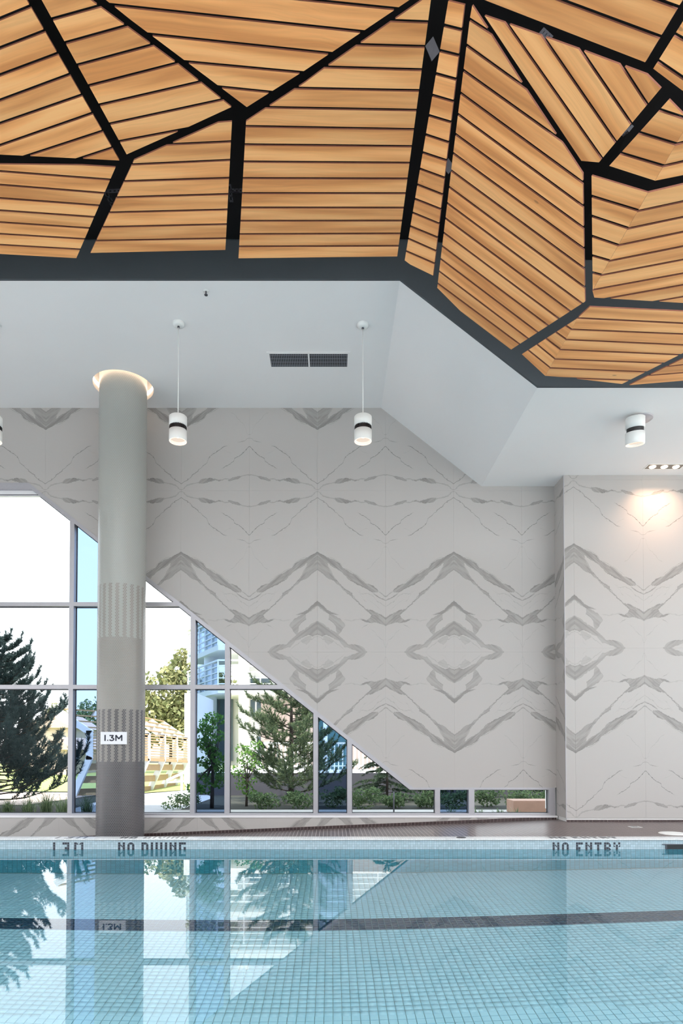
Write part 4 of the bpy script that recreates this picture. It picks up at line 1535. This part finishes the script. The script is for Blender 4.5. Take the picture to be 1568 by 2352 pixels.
def gs(px, py, up_=.12):
    return on_plane(px, py, P_SL[0] + Vector((0, 0, up_)), P_SL[1])


strut('s', gp(243, 441), gp(262, 476), .045, 'perforated steel strut in the diagonal gap above the column recess')
strut('s', gp(248, 439), gp(278, 438), .035, 'level perforated steel strut crossing the gap above the column recess')
strut('s', gp(530, 438), gp(557, 438), .04, 'level perforated steel strut crossing the vertical gap beside the tall level panel')
strut('s', gp(526, 425), gp(531, 462), .035, 'upright perforated steel strut along the vertical gap beside the tall level panel')
strut('s', gs(1022, 372), gs(1036, 392), .08, 'flat steel plate in the gap between the narrow strip and the largest sloping panel', True)
strut('s', gs(985, 95), gs(1000, 130), .09, 'flat steel plate high in the wide black gap beside the narrow strip', True)
strut('s', gs(1434, 305), gs(1447, 295), .05, 'small steel clip in the gap beside the five-board panel')
strut('s', gs(1245, 72), gs(1262, 88), .05, 'small steel clip above the five-board panel')

# ================================================================== OUTSIDE
ground = MB()
ground.box(-60, 60, D_WALL + .3, 90, -.25, -.02)
gr = ground.build('ground', M['soil'])
tag(gr, kind='structure')
pat = MB().box(X_R + 1.02, 45, -11, 30, -.25, .08).build('bounce_pavement', speckled('pale bounce patio', (.38, .36, .34, 1), .06, 4, .8))  # unseen patio, added to bounce sunlight up to the ceiling
tag(pat, kind='structure')
gb = MB().box(-60, 60, -60, -11.2, -.25, 0).build('ground.001', M['paving'])
tag(gb, kind='structure')
lawn = MB().add([(-40, 19.5, -.012), (-6.1, 17.6, -.012), (-5.2, 20.5, -.012), (-4.5, 60, -.012), (-40, 60, -.012)], [(0, 1, 2, 3, 4)]).build('lawn', M['lawn'])
tag(lawn, kind='structure')
path = MB().add([(-30, 14.0, -.010), (-6.3, 13.2, -.010), (-5.8, 17.0, -.010), (-30, 19.0, -.010)], [(0, 1, 2, 3)]).build('path', M['pink_path'])
tag(path, kind='structure')
terr = MB()
terr.add([(-4.75, 9.95, -.012), (-2.9, 9.95, -.012), (-2.8, 15.3, -.012), (-3.9, 18.5, -.012), (-5.3, 16.0, -.012)], [(0, 1, 2, 3, 4)])
terr_o = terr.build('pavement', M['paving'])
tag(terr_o, kind='structure')
pv = MB().box(-2.9, 4.6, 9.95, 12.05, -.03, .0).build('pavement.001', M['concrete'])
tag(pv, kind='structure')
lawn2 = MB().add([(-5.4, 16.3, -.006), (-3.9, 18.6, -.006), (-3.2, 19.8, -.006), (-3.9, 24, -.006), (-6, 24, -.006)], [(0, 1, 2, 3, 4)]).build('lawn.001', M['lawn'])
tag(lawn2, kind='structure')


def leaf_quads(P, size, rng, droop=0.0, aspect=.6):
    """random leaf rhombi at points P"""
    n = len(P)
    d = rng.normal(size=(n, 3))
    d[:, 2] -= droop
    d /= np.linalg.norm(d, axis=1)[:, None]
    r = rng.normal(size=(n, 3))
    s = np.cross(d, r)
    s /= np.linalg.norm(s, axis=1)[:, None]
    L = (size * rng.uniform(.6, 1.3, n))[:, None]
    a = P - d * L * .5
    b_ = P + s * L * aspect * .5
    c_ = P + d * L * .5
    e = P - s * L * aspect * .5
    V = np.stack([a, b_, c_, e], 1).reshape(-1, 3)
    F = np.arange(4 * n).reshape(n, 4)
    return V, F


def needle_tris(P, D, length, width, rng):
    n = len(P)
    D = D / np.linalg.norm(D, axis=1)[:, None]
    s = np.cross(D, rng.normal(size=(n, 3)))
    s /= np.linalg.norm(s, axis=1)[:, None]
    L = (length * rng.uniform(.7, 1.2, n))[:, None]
    V = np.stack([P - s * width / 2, P + s * width / 2, P + D * L], 1).reshape(-1, 3)
    F = np.arange(3 * n).reshape(n, 3)
    return V, F


def fol(name, VF, m, parent):
    o = link(bpy.data.objects.new(name, fast_mesh(name, VF[0], VF[1], m)), parent)
    o['kind'] = 'stuff'
    return o


def pine(name, base, H, R, n_br, m, label, rng, up=.55, start=.05, ndl=.075, wid=.009, per=90, low=.08, cat='tree', droop=0.0, shape=1.0, tw=.34):
    base = Vector(base)
    rt = empty(name, base, label, cat)
    wood = MB()
    wood.tube([base + Vector((0, 0, -.05)), base + Vector((.01, 0, H * .5)), base + Vector((0, .01, H * .97))], [H * .022, H * .015, .006], 8)
    Ps, Ds = [], []

    def brush(p, q, n):
        t_ = rng.uniform(0, 1, n)
        d_ = np.array(q - p)
        dd = d_ / max(np.linalg.norm(d_), 1e-6)
        rnd = rng.normal(size=(n, 3))
        rnd /= np.linalg.norm(rnd, axis=1)[:, None]
        Ps.append(np.array(p)[None, :] + t_[:, None] * d_[None, :])
        Ds.append(rnd * .7 + dd[None, :] * .8)

    for i in range(n_br):
        f = low + (1 - low) * ((i + .5) / n_br)
        az = i * 2.39996 + rng.uniform(-.5, .5)
        L = R * (1 - f) ** shape * rng.uniform(.65, 1.12) + .15
        pts = [base + Vector((0, 0, H * f))]
        d = Vector((math.cos(az), math.sin(az), start + rng.uniform(-.08, .12)))
        steps = 6
        for s_ in range(steps):
            k_ = s_ / (steps - 1)
            dd = Vector((d.x, d.y, d.z - .10 + up * k_ ** 1.4 * 1.2 - droop * k_)) + Vector(rng.normal(0, .10, 3))
            dd.normalize()
            pts.append(pts[-1] + dd * L / steps)
        wood.tube(pts, [max(.004, H * .005 * (1 - q / steps)) for q in range(steps + 1)], 5, False)
        for s_ in range(2, steps + 1):
            brush(pts[s_ - 1], pts[s_], per // 2)
            dv = (pts[s_] - pts[s_ - 1]).normalized()
            sd_ = dv.cross(Vector((0, 0, 1))).normalized()
            for side in (-1, 1, 0):
                tl = max(.10, L * tw * rng.uniform(.55, 1.0) * (1.15 - .09 * s_))
                dr_ = dv * .55 + sd_ * side * rng.uniform(.45, .95) + Vector((0, 0, up * rng.uniform(.35, 1.15) - droop * 1.2 + (.25 if side == 0 else 0)))
                dr_.normalize()
                o_ = pts[s_ - 1].lerp(pts[s_], rng.uniform(.1, .9))
                tip = o_ + dr_ * tl
                brush(o_, tip, int(per * (.5 + tl * 2.0)))
                if tl > .22:
                    for q in range(2):
                        o2 = o_.lerp(tip, rng.uniform(.4, .85))
                        d2 = dr_ + Vector(rng.normal(0, .45, 3)) + Vector((0, 0, up * .4))
                        brush(o2, o2 + d2.normalized() * tl * .55, int(per * .5))
        brush(pts[-1], pts[-1] + Vector((d.x * .35, d.y * .35, up + .25 - droop * 2)).normalized() * .20, per)
    for c_ in range(6):
        a = c_ * 1.05
        top = base + Vector((0, 0, H * .95))
        brush(top, top + Vector((math.cos(a) * .08, math.sin(a) * .08, .2)), per)
    wood.build('trunk', M['bark'], rt)
    P, D = np.concatenate(Ps), np.concatenate(Ds)
    P[:, 2] = np.maximum(P[:, 2], base.z + .04)
    fol('needles', needle_tris(P - np.array(base), D, ndl, wid, rng), m, rt)
    return rt


def leafy(name, base, H, blobs, n, size, m, label, rng, cat='tree', group=None, stem=True, droop=.3):
    """blobs: (dx, dy, dz, rx, ry, rz) clumps of leaves"""
    base = Vector(base)
    rt = empty(name, base, label, cat, group)
    Pl = []
    vol = sum(b_[3] * b_[5] for b_ in blobs)
    w = MB()
    if stem:
        w.tube([base + Vector((0, 0, -.05)), base + Vector((.02, 0, H * .5))], [H * .02 + .006, H * .012 + .004], 7)
    for dx, dy, dz, rx, ry, rz in blobs:
        k_ = int(n * rx * rz / vol)
        u = rng.normal(size=(k_, 3))
        u /= np.linalg.norm(u, axis=1)[:, None]
        r = rng.uniform(.55, 1.0, k_) ** .6
        # lumpy surface
        lump = 1 + .22 * np.sin(u[:, 0] * 7 + dx * 5) * np.cos(u[:, 2] * 6 + u[:, 1] * 5 + dz)
        p = u * (r * lump)[:, None] * np.array([rx, ry, rz]) + np.array([dx, dy, dz])
        Pl.append(p)
        if stem:
            w.tube([base + Vector((.02, 0, H * .45)), base + Vector((dx * .6, dy * .6, (dz + H * .45) / 2)), base + Vector((dx, dy, dz))], [H * .010 + .003, H * .006 + .002, .003], 5)
    if stem:
        w.build('trunk', M['bark'], rt)
    P = np.concatenate(Pl)
    P[:, 2] = np.maximum(P[:, 2], .01)
    fol('leaves', leaf_quads(P, size, rng, droop), m, rt)
    return rt


def gxy(px, d):
    return at(px, 1725, d).x


# conifers
pine('conifer', (gxy(-14, 12.4), 12.4, -.02), 3.3, 1.75, 105, M['needles_dark'], 'dark blue-green conifer with upturned tips outside the tall window beside the column', RNG, up=.80, start=.05, ndl=.085, wid=.012, per=80, low=.05, shape=.58, tw=.30)
pine('pine_tree', (gxy(668, 14.2), 14.2, -.02), 2.95, 1.38, 54, M['needles_green'], 'open green pine tree behind the slanting window in front of the white building', RNG, up=.45, start=.22, ndl=.085, wid=.012, per=60, low=.05, shape=.40, tw=.32)
pine('weeping_spruce', (gxy(888, 13.9), 13.9, -.02), 1.40, .62, 40, M['needles_spruce'], 'dark drooping spruce behind the low end of the slanting window', RNG, up=.05, start=.10, ndl=.06, wid=.009, per=60, low=.08, droop=.25, shape=.7)
# saplings and trees
rg = RNG
leafy('maple_sapling', (gxy(487, 12.6), 12.6, -.02), 1.9,
      [(rg.uniform(-.36, .36) * (1.1 - z_ / 2.3), rg.uniform(-.25, .25), z_, .17, .17, .10) for z_ in np.linspace(.35, 1.8, 24)],
      1700, .075, M['leaf_fresh'], 'bright green young maple behind the first blue tinted pane beyond the column', RNG)
leafy('yellow_green_shrub', (gxy(566, 13.0), 13.0, -.02), 1.2,
      [(rg.uniform(-.22, .22), rg.uniform(-.2, .2), z_, .16, .16, .11) for z_ in np.linspace(.2, 1.25, 11)],
      800, .06, M['leaf_fresh'], 'loose yellow-green shrub at the foot of the open pine', RNG, cat='shrub')
leafy('maple_tree', (gxy(392, 33), 33, 0), 5.0,
      [(0, 0, 4.1, 1.5, 1.5, 1.2), (-1.2, .2, 3.2, 1.2, 1.2, .9), (1.0, .2, 3.4, 1.4, 1.3, 1.1), (.5, 0, 5.0, .9, .9, .9), (-.4, -.6, 2.3, 1.6, 1.2, .8),
       (-1.7, 0, 2.0, 1.0, 1.0, .9), (1.2, -.4, 2.0, 1.5, 1.2, .9), (.6, 0, 5.9, .5, .5, .5), (.2, -.9, 3.1, .9, .8, .7), (2.3, .3, 4.2, 1.1, 1.1, 1.0), (2.6, .3, 2.8, 1.2, 1.1, 1.0)],
      9000, .26, M['leaf_maple'], 'large sunlit maple rising behind the slatted wooden screens', RNG)
leafy('far_tree', (gxy(205, 55), 55, 0), 4.0, [(0, 0, 3.2, 1.8, 1.5, 1.6), (1.2, .3, 4.2, 1.1, 1.2, 1.8), (-.9, .2, 2.8, 1.0, 1.2, 1.3), (-.3, .1, 4.6, .8, .7, .9)],
      3500, .25, M['leaf_far'], 'distant green tree seen beside the column through the narrow blue pane', RNG)
leafy('far_tree', (gxy(132, 58), 58, 0), 4.0, [(0, 0, 3.8, 1.4, 1.2, 1.5), (-1.2, .2, 2.8, 1.5, 1.2, 1.3), (.7, .2, 2.8, .9, 1.0, 1.2)],
      2500, .25, M['leaf_maple'], 'distant yellow-green tree behind the pale house roof', RNG)

# shrubs along the window
shrub_px = [(606, 12.3, .34), (690, 12.35, .36), (765, 12.75, .42), (835, 12.35, .40), (905, 12.65, .30), (975, 12.7, .36), (1042, 12.4, .38), (1120, 12.9, .42), (1190, 12.4, .44), (1262, 12.9, .44)]
shrub_lab = ['low leafy shrub below the open pine, nearest the first blue pane beyond the column', 'low leafy shrub right under the pine trunk', 'low leafy shrub behind the second blue pane beyond the column',
             'pale leafy shrub at the start of the last slanting pane', 'low leafy shrub under the drooping spruce', 'low leafy shrub beside the thin post at the narrow end of the slant',
             'low leafy shrub behind the small blue pane under the marble', 'low leafy shrub at the start of the last low pane', 'low leafy shrub behind the timber block', 'low leafy shrub at the very end of the low window']
for (px, d, h), lb in zip(shrub_px, shrub_lab):
    leafy('leafy_shrub', (gxy(px, d), d, -.02), h, [(rg.uniform(-.22, .22), rg.uniform(-.10, .10), h * rg.uniform(.35, .8), .17, .12, h * .26) for _ in range(7)] + [(0, 0, h * .2, .2, .12, h * .22)],
          700, .06, M['leaf_shrub'], lb, RNG, 'shrub', 'low shrubs outside the window', stem=False)
leafy('spreading_shrub', (gxy(420, 12.2), 12.2, -.02), .35, [(rg.uniform(-.22, .22), rg.uniform(-.15, .15), rg.uniform(.08, .26), .16, .14, .08) for _ in range(9)],
      800, .05, M['leaf_shrub'], 'low spreading shrub at the edge of the paving beyond the column', RNG, 'shrub', stem=False)
leafy('hedge', (gxy(1130, 15.4), 15.4, -.02), .75, [(x_, rg.uniform(-.15, .15), rg.uniform(.25, .62), .40, .28, .26) for x_ in np.linspace(-1.9, 2.6, 26)],
      9000, .07, M['leaf_hedge'], 'long dark hedge beyond the low window', RNG, 'hedge', stem=False)


def tuft(name, base, n, L, m, label, rng, spread=.6, group=None, width=.012):
    base = Vector(base)
    rt = empty(name, base, label, 'grass', group)
    V, F = [], []
    for i in range(n):
        az, lean, l = rng.uniform(0, 2 * PI), rng.uniform(.1, spread), L * rng.uniform(.55, 1.1)
        o = np.array([rng.normal(0, .04), rng.normal(0, .04), 0])
        dr_ = np.array([math.cos(az), math.sin(az), 0])
        sd_ = np.array([-math.sin(az), math.cos(az), 0])
        k0 = len(V)
        for s_ in range(4):
            q = s_ / 3
            c_ = o + dr_ * (lean * q ** 1.6 * l) + np.array([0, 0, l * (q - .35 * lean * q * q)])
            w_ = width * (1 - q * .9)
            V += [c_ - sd_ * w_ / 2, c_ + sd_ * w_ / 2]
        for s_ in range(3):
            F.append((k0 + 2 * s_, k0 + 2 * s_ + 1, k0 + 2 * s_ + 3, k0 + 2 * s_ + 2))
    fol('blades', (np.array(V), np.array(F)), m, rt)
    return rt


for px, d, L, lb in ((20, 11.25, .34, 'long-bladed grass tuft at the foot of the dark conifer'), (66, 10.75, .42, 'arching grass tuft between the conifer and the next tuft'),
                     (108, 11.35, .50, 'tallest arching grass tuft in front of the pink path'), (146, 10.75, .42, 'arching grass tuft beside the first mullion left of the column'),
                     (200, 11.3, .42, 'grass tuft behind the narrow blue pane left of the column')):
    tuft('grass_tuft', (gxy(px, d), d, -.02), 150, L, M['grass_blade'], lb, RNG, .8, 'grass tufts outside the window')
for px, d, L, lb in ((1035, 10.6, .24, 'small fern behind the small blue pane'), (1100, 10.7, .20, 'small fern at the start of the last low pane'), (1146, 10.85, .18, 'small fern next to the timber block'), (1185, 10.5, .20, 'small fern in front of the timber block')):
    tuft('fern', (gxy(px, d), d, 0), 30, L, M['fern'], lb, RNG, 1.1, 'small ferns outside the low window', .022)

# timber block seat
bz = .0
b0, b1 = gxy(1178, 11.2), gxy(1320, 11.2)
tb = MB().box(b0, b1, 11.2, 11.65, .001, .235).build('timber_block', M['block_wood'])
tag(tb, 'reddish timber block seat outside the low window by the white return', 'bench')
mdf = tb.modifiers.new('edge', 'BEVEL')
mdf.width = .012
mdf.segments = 2
pst = MB()
pp = at(904, 1820, 11.6)
pst.tube([(pp.x, 11.6, -.001), (pp.x, 11.6, .36)], .014, 10)
tag(pst.build('bollard_post', M['steel']), 'thin grey post outside the narrow end of the slanting window', 'post')

# charcoal garden wall with the white balustrade behind it
gw0, gw1 = gxy(448, 16.2), gxy(1330, 16.2)
gwz = at(VX, 1776, 16.2).z
gw = MB().box(gw0, gw1, 16.2, 16.5, -.02, gwz).build('garden_wall', M['charcoal_wall'])
tag(gw, 'low charcoal garden wall behind the shrubs', 'wall', kind='thing')
rail_d = 18.5
rz0, rz1 = at(VX, 1770, rail_d).z, at(VX, 1705, rail_d).z
rx0, rx1 = gxy(560, rail_d), gxy(1000, rail_d)
ter = MB().box(gxy(448, 17.2), rx1 + 3, 17.4, 27.5, -.02, rz0 - .06).build('terrace', M['white_render'])
tag(ter, 'raised white terrace behind the charcoal wall', 'terrace', kind='thing')
bl = empty('balustrade', ((rx0 + rx1) / 2, rail_d, rz0 - .06), 'white picket balustrade on the terrace behind the pine', 'railing')
MB().box(rx0, rx1, rail_d - .025, rail_d + .025, rz1 - .05, rz1).build('top_rail', M['white_metal'], bl)
MB().box(rx0, rx1, rail_d - .03, rail_d + .03, rz0 - .058, rz0 + .03).build('bottom_rail', M['white_metal'], bl)
MB().box(rx0, rx1, rail_d - .02, rail_d + .02, rz0 + .12, rz0 + .15).build('lower_rail', M['white_metal'], bl)
npk = int((rx1 - rx0) / .118)
pk_me = None
for k_ in range(npk + 1):
    x = rx0 + .02 + k_ * .118
    if pk_me is None:
        pk_me = MB().box(-.018, .018, -.015, .015, 0, rz1 - .051 - rz0 - .031)
        pk_me = new_mesh('picket', pk_me.v, pk_me.f, M['white_metal'])
    o = bpy.data.objects.new('picket', pk_me)
    link(o, bl)
    o.location = (x - bl.location.x, 0, rz0 + .031 - bl.location.z)

# white building with curved balconies
BD = 24.0
zb = lambda py: at(VX, py, BD).z
xb = lambda px: at(px, 1600, BD).x
bld = empty('apartment_building', (xb(560), BD + 2, rz0 - .06), 'bright white apartment building with railed balconies behind the pine', 'building')
xc, xe = xb(500), xb(1000)
side = Vector((-.48, .88, 0)).normalized()
MB().box(xb(545), xe, BD + 1.5, BD + 3.5, rz0 - .058, zb(1360)).build('facade', M['facade'], bld)
for z_py, h_py in ((1493, 1481), (1592, 1580), (1408, 1398)):
    z0, z1 = zb(z_py), zb(h_py)
    far = Vector((xc, BD, 0)) + side * 4.2
    MB().prism([Vector((xc, BD, z0)), Vector((xe, BD, z0)), Vector((xe, BD + 1.5, z0)), Vector((far.x + 1.0, far.y + .6, z0)), Vector((far.x, far.y, z0))], (0, 0, z1 - z0)).build('balcony_slab', M['facade'], bld)
    hh = 1.05
    for r_ in range(5):
        zz = z1 + .16 + r_ * (hh - .16) / 4
        wdt = .035 if r_ < 4 else .06
        b_ = MB()
        b_.bar((xc, BD + .04, zz), (xe, BD + .04, zz), wdt)
        b_.bar((xc, BD + .04, zz), Vector((xc, BD + .04, zz)) + side * 4.1, wdt)
        b_.build('balcony_rail', M['white_metal'], bld)
    for p in [Vector((xc, BD + .04, z1)) + side * (q * .8) for q in range(6)] + [Vector((xc + q * 1.0, BD + .04, z1)) for q in range(1, 9)]:
        MB().bar(p, p + Vector((0, 0, hh)), .05).build('balcony_post', M['white_metal'], bld)
    gl_ = MB().prism([Vector((xc, BD + .09, z1 + .02)), Vector((xc, BD + .09, z1 + hh - .08)), Vector((xc, BD + .09, z1 + hh - .08)) + side * 4.0, Vector((xc, BD + .09, z1 + .02)) + side * 4.0], (.012, .008, 0))
    gl_.build('balcony_glass', M['glass_rail'], bld)
for px_, dd in ((483, 26.0), (560, 25.0)):
    p = at(px_, 1600, dd)
    MB().tube([(p.x, dd, rz0 - .058), (p.x, dd, at(VX, 1360, dd).z)], .26 if px_ < 500 else .22, 20).build('pillar', M['facade'], bld)
for py0, py1, px0, px1 in ((1545, 1575, 575, 620), (1600, 1640, 575, 600), (1690, 1760, 590, 640), (1655, 1700, 760, 800), (1540, 1570, 640, 690), (1610, 1650, 640, 690)):
    f = MB().box(xb(px0) * 1.06, xb(px1) * 1.06, BD + 1.46, BD + 1.52, zb(py1), zb(py0)).build('window', M['dark_glass'], bld)
    m_ = (xb(px0) + xb(px1)) * .53
    MB().box(m_ - .03, m_ + .03, BD + 1.43, BD + 1.47, zb(py1), zb(py0)).build('window_bar', M['white_metal'], bld)
MB().box(at(700, 1700, 21.5).x, at(1010, 1700, 21.5).x, 21.5, 23.9, rz0 - .058, at(VX, 1600, 21.5).z).build('ground_floor_wall', M['shaded_taupe'], bld)
MB().box(at(726, 1700, 21.45).x, at(800, 1700, 21.45).x, 21.45, 21.5, rz0 - .05, at(VX, 1640, 21.5).z).build('terrace_window', M['teal_glass'], bld)
MB().box(at(742, 1700, 21.42).x, at(752, 1700, 21.42).x, 21.41, 21.45, rz0 - .05, at(VX, 1640, 21.5).z).build('window_bar', M['white_metal'], bld)
MB().box(xb(590), xb(690), BD + 1.40, BD + 1.46, rz0, zb(1600)).build('pink_bay', M['pink_render'], bld)
for k_ in range(3):
    x = xb(463 + k_ * 19)
    MB().box(x - .12, x + .12, BD + 2.8, BD + 2.95, zb(1750), zb(1590)).build('dark_window', M['dark_glass'], bld)
MB().box(xb(452), xb(545), BD + 2.96, BD + 3.2, rz0 - .05, zb(1588)).build('rear_wall', M['facade'], bld)
blk_d = 21.5
lw = MB().box(at(423, 1700, blk_d).x, at(452, 1700, blk_d).x, blk_d, blk_d + 3, -.02, at(VX, 1592, blk_d).z).build('white_block', M['facade'])
tag(lw, 'plain white wall block beside the wooden screens', 'building', kind='thing')

# slatted wooden screens with bent white frames
scr_d = [15.4, 16.2, 16.9, 18.2, 19.5, 20.8]
scr_px = [206, 285, 338, 374, 402, 427]
frames = []


def frame_pts(i):
    d, px = scr_d[i], scr_px[i]
    x = gxy(px, d)
    zt, zm = at(px, 1682 + i * 3, d).z, at(px, 1741 + i * 1.5, d).z
    return [Vector((x - .75, d, zt + .50)), Vector((x, d, zt)), Vector((x, d, zm)), Vector((x - .36, d, max(zm - .85, .0)))]


pav = empty('timber_shelter', (gxy(300, 17), 17, 0), 'row of bent white frames joined by timber slats beyond the column', 'shelter')
for i in range(6):
    pts = frame_pts(i)
    fr_ = MB()
    for a, b_ in ((0, 1), (1, 2), (2, 3)):
        e_ = (pts[b_] - pts[a]).normalized() * .04
        fr_.bar(pts[a] - e_, pts[b_] + e_, .15, .10, (0, 1, 0))
    fr_.build('bent_frame', M['white_metal'], pav)
    frames.append(pts)
for i in range(5):
    A, B = frames[i], frames[i + 1]
    n = 10
    for k_ in range(n):
        f = k_ / (n - 1)
        p, q = A[1].lerp(A[2], f), B[1].lerp(B[2], f)
        MB().bar(p + Vector((.05, 0, 0)), q + Vector((.05, 0, 0)), .03, .033 if k_ < n - 1 else .10).build('slat', M['timber'], pav)
    for k_ in range(4):
        f = k_ / 3
        p, q = A[0].lerp(A[1], f * .9), B[0].lerp(B[1], f * .9)
        MB().bar(p + Vector((0, 0, .07)), q + Vector((0, 0, .07)), .10, .03).build('roof_slat', M['timber'], pav)
    for k_ in range(3):
        f = .25 + k_ * .36
        p, q = A[2].lerp(A[3], f), B[2].lerp(B[3], f)
        MB().bar(p, q, .05, .17).build('board', M['timber'], pav)

# white handrail of the outdoor ramp
hd = 16.0
hr = empty('ramp_handrail', at(417, 1835, hd), 'white ramp handrail in front of the wooden screens', 'handrail')
zg = -.015
hx = [at(p, 1800, hd).x for p in (417, 429, 441)]
for x, nm in zip(hx, ('post', 'post', 'post')):
    MB().tube([(x, hd, zg), (x, hd, at(VX, 1776 - (x - hx[0]) * 8, hd).z)], .03, 10).build('post', M['white_metal'], hr)
MB().tube([at(384, 1792, hd - .6), at(417, 1777, hd), at(437, 1765, hd), at(446, 1760, hd)], .032, 10).build('top_rail', M['white_metal'], hr)
MB().tube([at(384, 1797, hd - .6), at(417, 1795, hd), at(437, 1795, hd), at(446, 1795, hd)], .025, 10).build('mid_rail', M['white_metal'], hr)

# pale houses beyond the lawn
for (px0, px1, py_e, py_r, d, lb) in ((70, 158, 1672, 1645, 40, 'pale house with a wide gable beyond the lawn, behind the conifer branches'),
                                      (108, 160, 1722, 1702, 30, 'low pale outbuilding in front of the gabled house')):
    x0, x1 = gxy(px0, d), gxy(px1, d)
    ze, zr_ = at(VX, py_e, d).z, at(VX, py_r, d).z
    h = empty('house', ((x0 + x1) / 2, d, 0), lb, 'house')
    MB().box(x0, x1, d, d + 5, -.02, ze).build('walls', M['pink_render'], h)
    xm = (x0 + x1) / 2
    MB().prism([Vector((x0 - .3, d - .3, ze)), Vector((x1 + .3, d - .3, ze)), Vector((xm, d - .3, zr_ + .2))], (0, 5.6, 0)).build('roof', M['roof'], h)
    wv = MB().box(xm + .3, xm + 1.0, d - .04, d, .7, ze * .8).build('window', M['dark_glass'], h)
